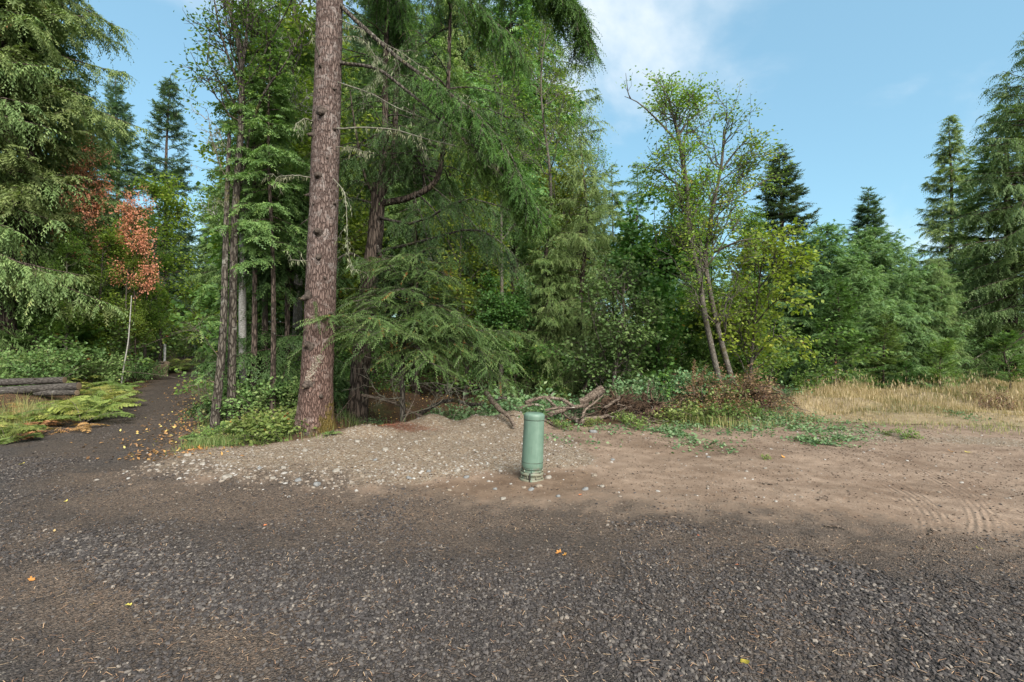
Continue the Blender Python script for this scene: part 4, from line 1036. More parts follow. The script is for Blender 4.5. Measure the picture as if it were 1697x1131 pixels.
# broken branch stubs with a swollen collar
rngh = np.random.default_rng(3)
M_stub = plain('stub_wood', (.016, .012, .01), (.08, .062, .05), 30, .9, .6, .01)
M_stubwood = plain('broken_wood', (.16, .115, .075), (.30, .24, .17), 40, .8, .3, .005)
def stub(px, py, rad, ln, tiltx, broken=True):
    p = at(px, py, HY) - hb
    j = int(np.argmin(np.abs(zz - p[2]))); c = C[j]; R = Rr[j]
    dx = np.clip((p[0] - c[0]) / R, -1, 1); out = np.array([dx, -math.sqrt(max(0, 1 - dx * dx)), 0.0])
    a = c + out * R * .86; a[2] = p[2]
    d = unit(out + np.array([tiltx, 0, .25 * rngh.normal()]))
    n = 9; u = np.linspace(0, 1, n)
    cur = a + d * (u[:, None] * (ln + R * .14)); cur[:, 2] -= .25 * ln * u ** 2
    rr_ = rad * np.interp(u, [0, .25, .5, .9, 1], [2.9, 2.0, 1.3, 1.0, .6])
    m = MB(); tubes(m, cur[None], rr_[None], 9, .5, cap=True)
    W = m.v[0].reshape(n, 9, 3); kk = 1 + .28 * noise3(W[..., 0] * 40, W[..., 1] * 40, W[..., 2] * 40, seed=int(px))
    m.v[0] = (cur[:, None] + (W - cur[:, None]) * kk[..., None]).reshape(-1, 3).astype(np.float32)
    o = link('branch_stub', m.mesh('branch_stub', M_stub, True), big)
    # splintered end
    e = MB(); q = cur[-1]
    for _ in range(6):
        s_ = rngh.normal(0, rad * .35, 3); t_ = q + d * rad * (.3 + .8 * rngh.random()) + s_
        w = unit(rngh.normal(0, 1, 3)) * rad * .22
        e.add([q + s_ - d * rad * .5 + w, q + s_ - d * rad * .5 - w, t_], [[0, 1, 2]])
    link('splinters', e.mesh('splinters', M_stubwood), o)
    return o
for px, py, rad, ln, tx in ((540, 124, .022, .05, 0), (541, 196, .034, .10, .1), (524, 230, .026, .07, -.3), (536, 299, .032, .08, 0), (536, 390, .034, .08, 0), (558, 155, .016, .05, .5), (558, 220, .018, .05, .5),
                            (537, 430, .026, .06, .1), (518, 493, .036, .09, -.3), (551, 520, .020, .05, .4), (520, 573, .036, .08, -.1), (520, 636, .038, .09, -.1), (540, 655, .022, .05, .1), (515, 325, .02, .06, -.7), (557, 340, .016, .05, .6), (523, 715, .04, .05, 0), (549, 268, .016, .03, .2), (528, 345, .014, .03, .1), (545, 462, .016, .04, .2)):
    stub(px, py, rad, ln, tx)
# resin scar above the lowest stubs
m = MB(); sc_n = 240
zs = rngh.uniform(-.22, .22, sc_n); xs_ = .045 * np.sin(zs * 9) + rngh.normal(0, .035, sc_n) + zs * .18
p0 = at(530, 612, HY) - hb
for a, b in zip(xs_, zs):
    zc = p0[2] + b; j = int(np.argmin(np.abs(zz - zc))); c = C[j]; R = Rr[j] * 1.015
    dx = np.clip((p0[0] + a - c[0]) / R, -.95, .95); o_ = np.array([dx, -math.sqrt(1 - dx * dx), 0]); q = c + o_ * R; q[2] = zc
    sd = np.array([-o_[1], o_[0], 0]); w, h = rngh.uniform(.006, .016), rngh.uniform(.01, .035)
    m.add([q - sd * w, q + sd * w * .6 + [0, 0, h * .4], q + [0, 0, h], q - sd * w * .4 + [0, 0, h * .8] + o_ * .008], [[0, 1, 3], [1, 2, 3]], None, rngh.random())
M_resin = tinted('dried_resin', [(0, (.11, .085, .06)), (.5, (.19, .16, .12)), (1, (.33, .30, .25))], .6, .4)
link('resin_scar', m.mesh('resin_scar', M_resin), big)
# living limbs that sweep down to the right, spray by spray
def sprayed_limb(name, pts, r0, n2, n3, seed, hang, s0, l2, parent, base, K=12, leaf=.05, w=.02, twig=.2, mat=F_hero, matb=M_bark_moss):
    rg = np.random.default_rng(seed)
    c = smooth_path(path_at(base, pts), 24)
    c[1:-1] += np.cumsum(rg.normal(0, .006, (22, 3)), 0) - np.linspace(0, 1, 22)[:, None] * 0
    L_ = c[None]
    B2, i2, s2 = spawn(L_, n2, rg, s0, 1.0, lambda i, s: l2 * (1.15 - .55 * s), (.5, 1.1), -hang, 7, .12, True)
    B2[:, :, 2] -= (np.linspace(0, 1, 7)[None] ** 2) * (lengths(B2)[:, None] * .25)
    B3, _, _ = spawn(B2, n2 * 5, rg, .1, 1, lambda i, s: l2 * .42 * (1.1 - .5 * s), (.4, 1.0), -hang, 5, .1, True)
    T, i3, _ = spawn(np.concatenate([B2[:, ::2][:, :4], B3[:, :4]]), n3, rg, .05, 1, lambda i, s: np.full(len(i), twig), (.3, .9), -.35, 4, .1, True)
    o = link(name, branch_mesh([(L_, r0, r0 * .25, 9), (B2, .010, .003, 4), (B3, .005, .002, 3)], matb, name), parent)
    cr = MB(); ti = np.clip(.42 + .17 * rg.normal(0, 1, n3), 0, 1)
    leaflets(cr, T, K, leaf, w, rg, down=.25, tint=ti, fwd=.8)
    link('foliage', cr.mesh('foliage', mat), o)
    return o
sprayed_limb('branch', [(556, -290, 7.75), (650, -190, 7.35), (780, -95, 7.0), (890, -40, 6.9), (945, 0, 6.85), (972, 60, 6.85)], .04, 90, 3000, 71, .5, .3, .45, big, hb)
sprayed_limb('branch', [(556, 2, 7.75), (640, 78, 7.4), (705, 128, 7.2), (790, 190, 7.0), (850, 262, 6.9), (884, 340, 6.9)], .036, 80, 2400, 72, .45, .36, .5, big, hb)
sprayed_limb('branch', [(556, 104, 7.75), (625, 112, 7.5), (690, 160, 7.3), (765, 225, 7.2), (830, 285, 7.1), (872, 340, 7.05)], .03, 56, 1700, 73, .45, .55, .42, big, hb)
sprayed_limb('branch', [(556, -200, 7.85), (620, -130, 8.4), (700, -50, 8.8), (800, 20, 9.2), (860, 90, 9.4)], .035, 70, 2000, 74, .7, .2, .6, big, hb)
sprayed_limb('branch', [(556, -250, 7.9), (590, -160, 8.6), (630, -70, 9.2), (660, 20, 9.6), (680, 100, 9.8)], .035, 60, 1700, 75, .7, .2, .6, big, hb)
sprayed_limb('branch', [(556, -330, 7.7), (500, -240, 7.6), (430, -170, 7.5), (370, -120, 7.4)], .04, 40, 1000, 76, .6, .3, .7, big, hb)
# dead twiggy limbs bearing lichen
def dead_limb(pts, r0, seed, n2=14, l2=.35, lich=120, parent=None, base=None, name='dead_branch', mat=None, s0=.2):
    rg = np.random.default_rng(seed)
    c = smooth_path(path_at(base, pts), 20)[None]
    c[0, 1:-1] += np.cumsum(rg.normal(0, .006, (18, 3)), 0)
    B2, _, _ = spawn(c, n2, rg, s0, 1, lambda i, s: np.full(len(i), l2), (.5, 1.1), -.15, 6, .35)
    B3, _, _ = spawn(B2, n2 * 3, rg, .2, 1, lambda i, s: np.full(len(i), l2 * .4), (.4, 1.0), -.1, 4, .3)
    o = link(name, branch_mesh([(c, r0 * .8, r0 * .2, 7), (B2, .004, .0012, 4), (B3, .002, .0008, 3)], mat or M_twig_pale, name), parent)
    if lich:
        j = np.concatenate([c[0][rg.integers(2, 20, lich)], B2.reshape(-1, 3)[rg.integers(0, n2 * 6, lich)]])
        m = MB(); D = np.tile([[0, 0, -1.0]], (len(j), 1))
        leaves(m, j + rg.normal(0, .012, j.shape), .075, .013, rg, .9, rg.random(len(j)), D=D)
        link('lichen', m.mesh('lichen', F_lichen), o)
    return o
for q, (pts, r0, n2, l2, li) in enumerate([
    ([(552, 213, 7.7), (640, 216, 7.45), (720, 234, 7.2), (790, 254, 7.0), (832, 292, 6.95)], .017, 16, .3, 150),
    ([(554, 134, 7.7), (605, 152, 7.5), (680, 190, 7.3), (770, 215, 7.1), (805, 238, 7.0)], .013, 14, .25, 60),
    ([(556, 30, 7.7), (610, 55, 7.5), (690, 105, 7.2), (760, 170, 7.0)], .011, 14, .3, 70),
    ([(522, 203, 7.65), (503, 198, 7.3), (484, 212, 7.0)], .014, 5, .18, 30),
    ([(519, 294, 7.65), (480, 287, 7.4), (452, 288, 7.2)], .014, 6, .2, 40),
    ([(552, 296, 7.6), (574, 325, 7.3), (579, 380, 7.2), (583, 448, 7.15)], .012, 8, .2, 70),
    ([(530, 92, 7.55), (518, 62, 7.3), (513, 44, 7.2)], .016, 3, .12, 10),
    ([(516, 435, 7.65), (490, 431, 7.4), (478, 432, 7.3)], .010, 3, .15, 16),
    ([(556, 62, 7.7), (596, 66, 7.5), (622, 98, 7.4), (628, 130, 7.4)], .010, 8, .22, 130),
    ([(552, 244, 7.7), (590, 246, 7.5), (612, 250, 7.4)], .008, 6, .15, 50)]):
    dead_limb(pts, r0, 80 + q, n2, l2, li, big, hb)

# ------------------------------------------------------------------ forked conifer behind it
FY = 9.7
fk, fb = ground_thing('forked_conifer', 'dark conifer whose trunk forks into upright stems right of the big fir', 'tree', 592, FY)
tp = path_at(fb, [(588, 720, FY), (592, 690, FY), (598, 600, FY), (610, 480, FY), (622, 390, FY), (628, 305, FY)])
link('trunk', trunk_mesh(tp, .22, .135, 18, 60, M_bark_dark, .5, 4, .06), fk)
stems = [([(627, 330, FY), (637, 250, FY), (639, 120, FY), (644, -80, FY), (650, -420, FY)], .085), ([(630, 325, FY), (652, 275, FY + .1), (657, 100, FY + .15), (664, -90, FY + .2), (670, -350, FY + .2)], .075),
         ([(628, 338, FY), (680, 327, FY - .2), (722, 300, FY - .3), (735, 240, FY - .35), (743, 130, FY - .4), (748, -60, FY - .4), (752, -300, FY - .4)], .07),
         ([(624, 335, FY), (604, 290, FY - .2), (590, 220, FY - .4), (580, 150, FY - .5)], .035)]
SC_ = []
for pts, r in stems:
    p = path_at(fb, pts); SC_.append(smooth_path(p, 24))
    link('stem', trunk_mesh(p, r, r * .3, 10, 40, M_bark_dark, .2, 6, .05, 'stem'), fk)
rg = np.random.default_rng(91)
SCs = np.stack(SC_[:3])
B1, i1, s1 = spawn(SCs, 100, rg, .18, 1.0, lambda i, s: 1.6 * (1.15 - .6 * s), (1.0, 1.6), -.35, 8, .1)
Cx = np.stack([smooth_path(path_at(fb, p), 8) for p in (
    [(618, 420, FY), (700, 400, FY - 1.0), (790, 380, FY - 1.5), (850, 420, FY - 1.7)], [(615, 440, FY), (680, 470, FY - .6), (760, 545, FY - .9), (800, 590, FY - 1)],
    [(612, 440, FY), (580, 420, FY - .6), (545, 440, FY - .9)], [(625, 360, FY), (690, 370, FY - .9), (770, 330, FY - 1.3), (850, 350, FY - 1.4)],
    [(622, 400, FY), (640, 440, FY - .5), (665, 460, FY - .8)], [(626, 340, FY), (570, 330, FY - .4), (500, 370, FY - .6)],
    [(640, 250, FY), (720, 200, FY - .6), (800, 180, FY - .9), (870, 210, FY - 1)], [(628, 320, FY), (590, 300, FY + .5), (560, 330, FY + .9)])])
B1 = np.concatenate([B1, Cx, Cx])
B2, i2, s2 = spawn(B1, 1300, rg, .12, 1.0, lambda i, s: np.full(len(i), .42), (.5, 1.2), -.85, 6, .12, True)
Tw, _, _ = spawn(B2, 9000, rg, .05, 1, lambda i, s: np.full(len(i), .2), (.3, .9), -.5, 4, .1, True)
cr = MB(); leaflets(cr, Tw, 9, .07, .026, rg, down=.5, tint=np.clip(.36 + .17 * rg.normal(0, 1, len(Tw)), 0, 1), fwd=.8)
link('branches', branch_mesh([(B1[:120], .018, .005, 5), (Cx, .032, .008, 7), (B2, .005, .002, 3)], M_bark_moss), fk)
link('crown', cr.mesh('crown', F_darkconifer), fk)
for q, pts in enumerate(([(598, 590, FY - .1), (640, 600, FY - .5), (700, 640, FY - .8), (740, 660, FY - .9)], [(596, 560, FY - .1), (560, 545, FY - .5), (530, 560, FY - .7)], [(600, 520, FY - .1), (650, 545, FY - .7), (720, 570, FY - 1.1)])):
    dead_limb(pts, .016, 120 + q, 16, .4, 0, fk, fb, mat=M_twig)

# ------------------------------------------------------------------ young cedar on the bank, in front of the forked conifer
yc, yb = ground_thing('cedar_tree', 'young cedar with flat green fronds spreading over the bank, centre of the wood edge', 'tree', 668, 8.75)
ytp = path_at(yb, [(668, 715, 8.75), (667, 620, 8.75), (672, 550, 8.75), (690, 430, 8.75)])
link('trunk', trunk_mesh(ytp, .055, .012, 10, 40, M_bark_moss, .3, 3, .06), yc)
rg = np.random.default_rng(33)
YT = smooth_path(ytp, 30)[None]
nb = 46
az = rg.random(nb) * 6.283; az[:26] = rg.choice([0, PI, -.5, PI + .5, -1.2, -1.8], 26) + rg.normal(0, .25, 26)
sb = .45 + .55 * rg.random(nb); p, _ = sample(YT, np.zeros(nb, int), sb)
Lb = 2.0 * (1.25 - sb) * (.7 + .5 * rg.random(nb)) + .35
u = np.linspace(0, 1, 9)
Bq = p[:, None] + np.stack([np.cos(az), np.sin(az), 0 * az], -1)[:, None] * (u[None, :, None] * Lb[:, None, None])
Bq[:, :, 2] += Lb[:, None] * ((.30 + .25 * rg.random(nb))[:, None] * u[None] - (.25 + .4 * rg.random(nb))[:, None] * u[None] ** 2 + .05 * u[None] ** 3)
B2, i2, s2 = spawn(Bq, 800, rg, .15, 1, lambda i, s: .42 * Lb[i] * (1.1 - .7 * s) + .1, (.6, 1.1), -.25, 6, .1, True)
Tw, i3, _ = spawn(np.concatenate([B2, Bq[:, ::2, :][:, :5].repeat(1, 0)[:, [0, 1, 2, 3, 4, 4]]]), 5600, rg, .05, 1, lambda i, s: np.full(len(i), .26), (.4, 1.0), -.25, 4, .1, True)
cr = MB(); leaflets(cr, Tw, 14, .055, .021, rg, down=.2, tint=np.clip(.5 + .22 * rg.normal(0, 1, len(Tw)), 0, 1), fwd=.9, up_jit=.12)
link('branches', branch_mesh([(Bq, .014, .004, 6), (B2, .005, .002, 3)], M_bark_moss), yc)
link('crown', cr.mesh('crown', F_cedar_dk), yc)
for q, pts in enumerate(([(668, 640, 8.7), (720, 635, 8.3), (770, 650, 8.1)], [(667, 660, 8.7), (630, 655, 8.4), (600, 600, 8.2)], [(668, 600, 8.7), (630, 590, 8.4), (590, 560, 8.3)], [(667, 690, 8.7), (720, 670, 8.3), (745, 640, 8.1), (760, 600, 8.0)], [(668, 675, 8.7), (650, 640, 8.3), (655, 590, 8.1)])):
    dead_limb(pts, .010, 140 + q, 14, .32, 0, yc, yb, mat=M_twig_pale)

# ------------------------------------------------------------------ twin alder and pale-barked neighbours left of the big fir
def specific_broadleaf(name, label, px, Y, pts, r0, r1, mat_b, mat_f, limbs, nl, llen, nleaf, leaf, lw, seed, lrange=(.5, 1), l2=.6, n2=110, n3=520, flare=.3, spread=.07, extra_stems=(), **kw):
    t, b = ground_thing(name, label, 'tree', px, Y)
    for pn, me in broadleaf(seed, mat_f, mat_b, path_at(b, pts), r0, r1, nl, llen, lrange, (.4, .95), n2, n3, nleaf, leaf, lw, l2, .3, .1, spread, .45, 14, .35, flare, .05, [path_at(b, e) for e in limbs], **kw):
        link(pn, me, t)
    return t, b
AY = 8.7
ta, tab = specific_broadleaf('alder_tree', 'twin stemmed mossy alder with sparse leaves at the edge of the track', 383, AY,
    [(382, 730, AY), (383, 700, AY), (385, 560, AY), (388, 400, AY), (393, 300, AY), (400, 200, AY), (398, 90, AY), (374, -10, AY), (355, -120, AY)], .08, .035, M_bark_moss, F_alder,
    [[(390, 350, AY), (402, 290, AY + .1), (414, 220, AY + .15), (422, 120, AY + .2), (465, 40, AY + .1), (500, -40, AY)], [(399, 150, AY), (380, 100, AY - .3), (362, 40, AY - .5), (350, -30, AY - .6)],
     [(415, 210, AY), (440, 150, AY - .2), (470, 110, AY - .3), (500, 55, AY - .4)], [(398, 120, AY), (410, 40, AY), (412, -50, AY + .1)]],
    18, 1.2, 3000, .06, .04, 201, (.62, 1), .7, n3=420)
dead_limb([(386, 312, AY), (362, 270, AY - .2), (346, 225, AY - .3), (341, 180, AY - .35)], .016, 160, 9, .35, 40, ta, tab, mat=M_twig)
dead_limb([(388, 455, AY), (372, 385, AY - .2), (366, 320, AY - .3)], .012, 161, 6, .3, 20, ta, tab, mat=M_twig)
specific_broadleaf('birch_tree', 'pale barked birch stem close behind the twin stemmed alder', 404, 9.7,
    [(405, 720, 9.7), (405, 690, 9.7), (402, 560, 9.7), (403, 400, 9.7), (410, 280, 9.7), (416, 150, 9.7), (420, -60, 9.7)], .085, .045, M_bark_birch, F_alder, [], 18, 1.5, 2600, .075, .052, 202, (.45, 1), .7)
t, b = ground_thing('leaning_alder', 'dark mossy leaning stem left of the twin alder, nearest the track', 'tree', 355, 8.35)
lp = path_at(b, [(354, 735, 8.35), (356, 700, 8.35), (366, 600, 8.4), (371, 520, 8.45), (373, 430, 8.5), (376, 330, 8.6), (380, 220, 8.7)])
link('trunk', trunk_mesh(lp, .085, .03, 14, 44, M_bark_moss, .35, 8, .07), t)
for q, pts in enumerate(([(362, 640, 8.35), (335, 628, 8.1), (318, 640, 8.0)], [(366, 600, 8.4), (340, 560, 8.1), (320, 545, 8.0)], [(358, 680, 8.35), (345, 655, 8.2), (330, 650, 8.1)])):
    dead_limb(pts, .012, 170 + q, 10, .35, 0, t, b, mat=M_twig)
rg = np.random.default_rng(15)
Lc = np.stack([smooth_path(path_at(b, p), 8) for p in ([(362, 640, 8.35), (345, 622, 8.1), (330, 630, 8.0)], [(368, 560, 8.4), (350, 535, 8.2), (335, 545, 8.1)], [(371, 500, 8.4), (355, 475, 8.3), (342, 485, 8.2)])])
B2, _, _ = spawn(Lc, 26, rg, .2, 1, lambda i, s: np.full(len(i), .22), (.5, 1.1), -.3, 5, .1, True)
Tw, _, _ = spawn(B2, 170, rg, .05, 1, lambda i, s: np.full(len(i), .14), (.3, .9), -.3, 4, .1, True)
m = MB(); leaflets(m, Tw, 9, .05, .02, rg); link('foliage', m.mesh('foliage', F_hemlock), t)

# ------------------------------------------------------------------ leaning alders on the mound
RY = 10.1
specific_broadleaf('alder_tree', 'left leaning alder of the pair on the mound, with a bare broken top', 1194, RY,
    [(1204, 690, RY), (1194, 640, RY), (1190, 623, RY), (1168, 523, RY), (1157, 450, RY), (1142, 389, RY), (1138, 310, RY), (1126, 235, RY), (1118, 200, RY)], .068, .035, M_bark_alder, F_alder,
    [[(1126, 240, RY), (1095, 205, RY - .2), (1060, 172, RY - .4), (1035, 160, RY - .5)], [(1124, 228, RY), (1138, 205, RY), (1160, 185, RY), (1184, 166, RY)], [(1122, 215, RY), (1112, 180, RY + .2), (1100, 150, RY + .3)],
     [(1140, 320, RY), (1100, 290, RY + .3), (1070, 270, RY + .4)]],
    30, 1.25, 6800, .058, .04, 211, (.42, 1), .6, n2=130, n3=600, spread=.06, tint_mu=.52)
specific_broadleaf('alder_tree', 'right leaning alder of the pair on the mound, leafier to its right', 1222, RY + .15,
    [(1228, 690, RY + .15), (1220, 655, RY + .15), (1216, 640, RY + .15), (1194, 562, RY + .15), (1175, 475, RY + .15), (1170, 420, RY + .2), (1183, 340, RY + .3), (1196, 270, RY + .35), (1200, 215, RY + .4)], .075, .022, M_bark_alder, F_alder,
    [[(1190, 290, RY + .3), (1220, 250, RY + .2), (1245, 225, RY + .1)], [(1182, 340, RY + .3), (1220, 330, RY + .1), (1265, 300, RY)], [(1180, 420, RY + .2), (1225, 400, RY - .2), (1270, 395, RY - .4)]],
    32, 1.2, 7200, .058, .04, 212, (.35, 1), .6, n2=150, n3=680, spread=.06, tint_mu=.55)
specific_broadleaf('maple_tree', 'low yellow-green maple arching right from the foot of the leaning alders', 1240, 10.6,
    [(1240, 690, 10.6), (1242, 640, 10.6), (1250, 540, 10.5), (1262, 440, 10.5)], .05, .015, M_bark_moss, F_alder_y,
    [[(1246, 600, 10.6), (1280, 560, 10.3), (1310, 560, 10.1)], [(1250, 540, 10.5), (1285, 500, 10.2), (1315, 500, 10)], [(1256, 480, 10.5), (1290, 440, 10.3), (1310, 430, 10.2)]],
    18, 1.1, 4200, .085, .065, 213, (.2, 1), .6, tint_mu=.35)
specific_broadleaf('hazel_bush', 'tall dark leaved bush with rounded leaves behind the brush pile', 1010, 11.0,
    [(1010, 690, 11), (1015, 640, 11), (1030, 560, 11), (1035, 470, 11)], .045, .012, M_bark_moss, F_shrub,
    [[(1005, 600, 11), (985, 540, 10.8), (975, 490, 10.7)], [(1015, 620, 11), (1060, 560, 10.8), (1080, 500, 10.8)]], 22, 1.1, 4600, .085, .065, 214, (.2, 1), .55, tint_mu=.3)
t, b = ground_thing('bare_stem', 'bare dark stem leaning right in the gap behind the brush pile', 'tree', 968, 11.4)
link('trunk', trunk_mesh(path_at(b, [(966, 650, 11.4), (990, 600, 11.4), (1018, 560, 11.4), (1035, 530, 11.4)]), .045, .02, 10, 24, M_bark_dark, .2, 2), t)
t, b = ground_thing('dead_sapling', 'thin white leaning dead sapling in the wood left of the track', 'tree', 204, 15.0)
link('trunk', trunk_mesh(path_at(b, [(200, 650, 15), (204, 615, 15), (212, 570, 15), (215, 535, 15), (218, 490, 15)]), .024, .012, 8, 24, M_bark_birch, .2, 2, .02), t)
# ------------------------------------------------------------------ green utility pedestal
def lathe(mb, prof, sides=64, tint=.5, jig=None):
    prof = np.asarray(prof, float); n = len(prof); th = np.arange(sides) / sides * 2 * PI
    r = prof[:, 0][:, None] * np.ones((1, sides)); z = prof[:, 1][:, None] * np.ones((1, sides))
    if jig is not None: r = r * jig(th)[None]
    V = np.stack([r * np.cos(th), r * np.sin(th), z], -1)
    q = np.arange(sides); q2 = (q + 1) % sides; i = np.arange(n - 1)[:, None] * sides
    F = np.stack([i + q, i + q2, i + sides + q2, i + sides + q], -1).reshape(-1, 4)
    mb.add(V, None, F, tint); return mb
def pedestal_material():
    nt = NT('green_plastic')
    o = nt.coord('Object'); sp = nt.n('ShaderNodeSeparateXYZ'); nt.set(sp.inputs[0], o)
    n1 = nt.noise(o, 9, 6, .65); n2 = nt.noise(o, 60, 4, .6)
    st = nt.coord('Object', (22, 22, 1.6)); streak = nt.noise(st, 1.0, 5, .65)
    c = nt.mix(nt.ramp(n1, .3, .7), (.082, .136, .100), (.100, .160, .118))
    c = nt.mix(nt.ramp(streak, .50, .72, 0, .45), c, (.15, .215, .17))
    c = nt.mix(nt.ramp(nt.noise(nt.coord('Object', (60, 60, 5)), 1.0, 3, .6), .62, .68, 0, .4), c, (.06, .085, .06))
    low = nt.ramp(sp.outputs[2], .34, .02, 0, 1)
    dirt = nt.ramp(nt.math('ADD', nt.math('MULTIPLY', low, .31), nt.math('ADD', nt.math('MULTIPLY', n1, .55), nt.math('MULTIPLY', streak, .3))), .58, .74, 0, .75)
    c = nt.mix(dirt, c, nt.mix(n2, (.10, .085, .055), (.20, .165, .11)))
    sm = nt.coord('Object', (10, 10, 46)); smn = nt.noise(sm, 1.0, 4, .7)
    smud = nt.math('MULTIPLY', nt.ramp(sp.outputs[2], .20, .12, 0, 1), nt.ramp(smn, .62, .70, 0, .9))
    c = nt.mix(smud, c, (.035, .022, .014))
    ring = None
    for z0 in (.0335, .063, .101, .130, .147, .2065, .6705):
        r_ = nt.ramp(nt.math('ABSOLUTE', nt.math('SUBTRACT', sp.outputs[2], z0)), .0015, .0055, 1, 0)
        ring = r_ if ring is None else nt.math('MAXIMUM', ring, r_)
    c = nt.mix(nt.math('MULTIPLY', ring, nt.ramp(streak, .3, .6, .25, .9)), c, (.03, .024, .016))
    c = nt.mix(nt.ramp(n2, .70, .76, 0, .35), c, (.21, .25, .21))
    nt.pbr(c, nt.ramp(n1, .3, .7, .42, .6), nt.bump(nt.math('ADD', n1, nt.math('MULTIPLY', n2, .25)), .12, .004), .45)
    return nt.m
M_ped = pedestal_material()
M_dark = plain('dark_gap', (.012, .011, .01), (.03, .026, .022), 30, .9)
pxb, pyb = gp(881, 797)
ped = thing('utility_pedestal', 'pale green round plastic utility pedestal leaning slightly in the dirt', 'pedestal', (pxb, pyb, hz(pxb, pyb) - .012), (math.radians(-1.0), math.radians(2.6), math.radians(8)))
mb = MB(); lathe(mb, [(.106, .145), (.1195, .150), (.1205, .153), (.1205, .205)], 72)
lathe(mb, [(.1185, .205), (.1185, .2085)], 72)
lathe(mb, [(.1195, .2085), (.1195, .22), (.1165, .42), (.1125, .655), (.1128, .672)], 72)
link('body', mb.mesh('body', M_ped, True), ped)
mb = MB()
a = np.linspace(0, PI / 2, 9)
prof = [(.1100, .668), (.1150, .669), (.1165, .674), (.1165, .712)] + [(.1165 - .034 * (1 - math.cos(t_)), .712 + .034 * math.sin(t_)) for t_ in a[1:]] + [(.05, .7485), (.02, .7495), (.0001, .7498)]
lathe(mb, prof, 72); link('cap', mb.mesh('cap', M_ped, True), ped)
mb = MB()
gap = lambda th: 1 - .0 * th
lathe(mb, [(.117, -.03), (.131, -.03), (.1365, .0), (.1365, .020), (.134, .027), (.117, .031), (.114, .036), (.114, .060), (.117, .066), (.128, .070), (.130, .076), (.130, .088), (.128, .094), (.112, .098), (.109, .104), (.109, .128), (.112, .133), (.1175, .136), (.1175, .150), (.112, .152)], 72)
link('base_collar', mb.mesh('base_collar', M_ped, True), ped)
# vertical split in the collar and the ribs that stiffen it
for ang, nm, mt, w, r0_, z0, z1 in [(-1.92, 'split', M_dark, .007, .1375, -.01, .098)] + [(k * PI / 4 + .2, 'rib', M_ped, .004, .127, .03, .07) for k in range(8)] + [(k * PI / 4 + .6, 'rib', M_ped, .004, .1225, .097, .13) for k in range(8)]:
    ca, sa = math.cos(ang), math.sin(ang); t_ = np.array([-sa, ca, 0]); o_ = np.array([ca, sa, 0])
    V = []
    for z in (z0, z1):
        for rr_, ww in ((r0_ - .03, -w), (r0_ - .03, w), (r0_ + .0015, w), (r0_ + .0015, -w)): V.append(o_ * rr_ + t_ * ww + np.array([0, 0, z]))
    m = MB(); m.add(V, None, [[0, 3, 2, 1], [4, 5, 6, 7], [0, 1, 5, 4], [1, 2, 6, 5], [2, 3, 7, 6], [3, 0, 4, 7]])
    link(nm, m.mesh(nm, mt), ped)

# ------------------------------------------------------------------ cobbles: round stones one could pick up
def rock_mesh(seed, sub=3, rough=.22, mat=M_palestone):
    import bmesh
    bm = bmesh.new(); bmesh.ops.create_icosphere(bm, subdivisions=sub, radius=1)
    V = np.array([v.co[:] for v in bm.verts])
    k = 1 + rough * fbm(V[:, 0] * 1.3 + seed, V[:, 1] * 1.3, V[:, 2] * 1.3, seed=seed, octaves=3)
    for v, s in zip(bm.verts, k): v.co = v.co * float(s)
    me = bpy.data.meshes.new('cobble'); bm.to_mesh(me); bm.free()
    me.polygons.foreach_set('use_smooth', np.ones(len(me.polygons), bool)); me.materials.append(mat)
    return me
def cobble_mat(name, c1, c2):
    nt = NT(name); o = nt.coord('Object'); n = nt.noise(o, 1.6, 6, .65); n2 = nt.noise(o, 12, 3, .6)
    c = nt.mix(nt.ramp(n, .35, .65), c1, c2); c = nt.mix(nt.ramp(n2, .6, .75, 0, .3), c, (.2, .16, .12))
    nt.pbr(c, .75, nt.bump(n2, .2, .05), .3); return nt.m
CM = [cobble_mat('pale_cobble', (.155, .135, .11), (.23, .212, .185)), cobble_mat('grey_cobble', (.11, .112, .112), (.17, .17, .165)), cobble_mat('tan_cobble', (.145, .115, .085), (.21, .175, .138))]
CB = [rock_mesh(k, 3, .22, CM[k % 3]) for k in range(9)]
rng = np.random.default_rng(8)
cob = [(525, 811, 9, 1), (495, 805, 8, 1), (376, 801, 10, 0), (383, 799, 5, 2), (411, 803, 5, 0), (452, 804, 6, 0), (557, 795, 8, 0), (678, 797, 6, 1), (758, 786, 7, 0), (773, 793, 6, 1), (820, 810, 5, 1), (834, 824, 6, 0), (908, 796, 8, 0),
       (893, 808, 8, 2), (880, 812, 7, 1), (970, 813, 7, 1), (985, 790, 7, 2), (868, 809, 5, 2), (998, 808, 5, 0), (312, 760, 8, 0), (638, 757, 7, 0), (560, 775, 5, 2), (622, 773, 5, 1), (505, 758, 6, 0), (448, 764, 5, 2), (690, 745, 5, 0), (800, 711, 6, 0),
       (983, 717, 9, 1), (910, 730, 6, 2), (770, 728, 5, 2), (592, 744, 6, 0), (335, 778, 6, 0), (290, 775, 6, 2), (262, 776, 5, 0), (720, 772, 5, 2), (1268, 778, 4, 0), (1090, 750, 5, 2), (1174, 755, 5, 1), (650, 792, 5, 0), (600, 800, 6, 2), (710, 788, 5, 1), (540, 788, 5, 2), (470, 790, 6, 0), (430, 788, 5, 1), (930, 746, 5, 0), (1015, 762, 5, 1),
       (820, 768, 5, 0), (745, 812, 5, 2), (925, 822, 5, 1), (790, 760, 5, 0)]
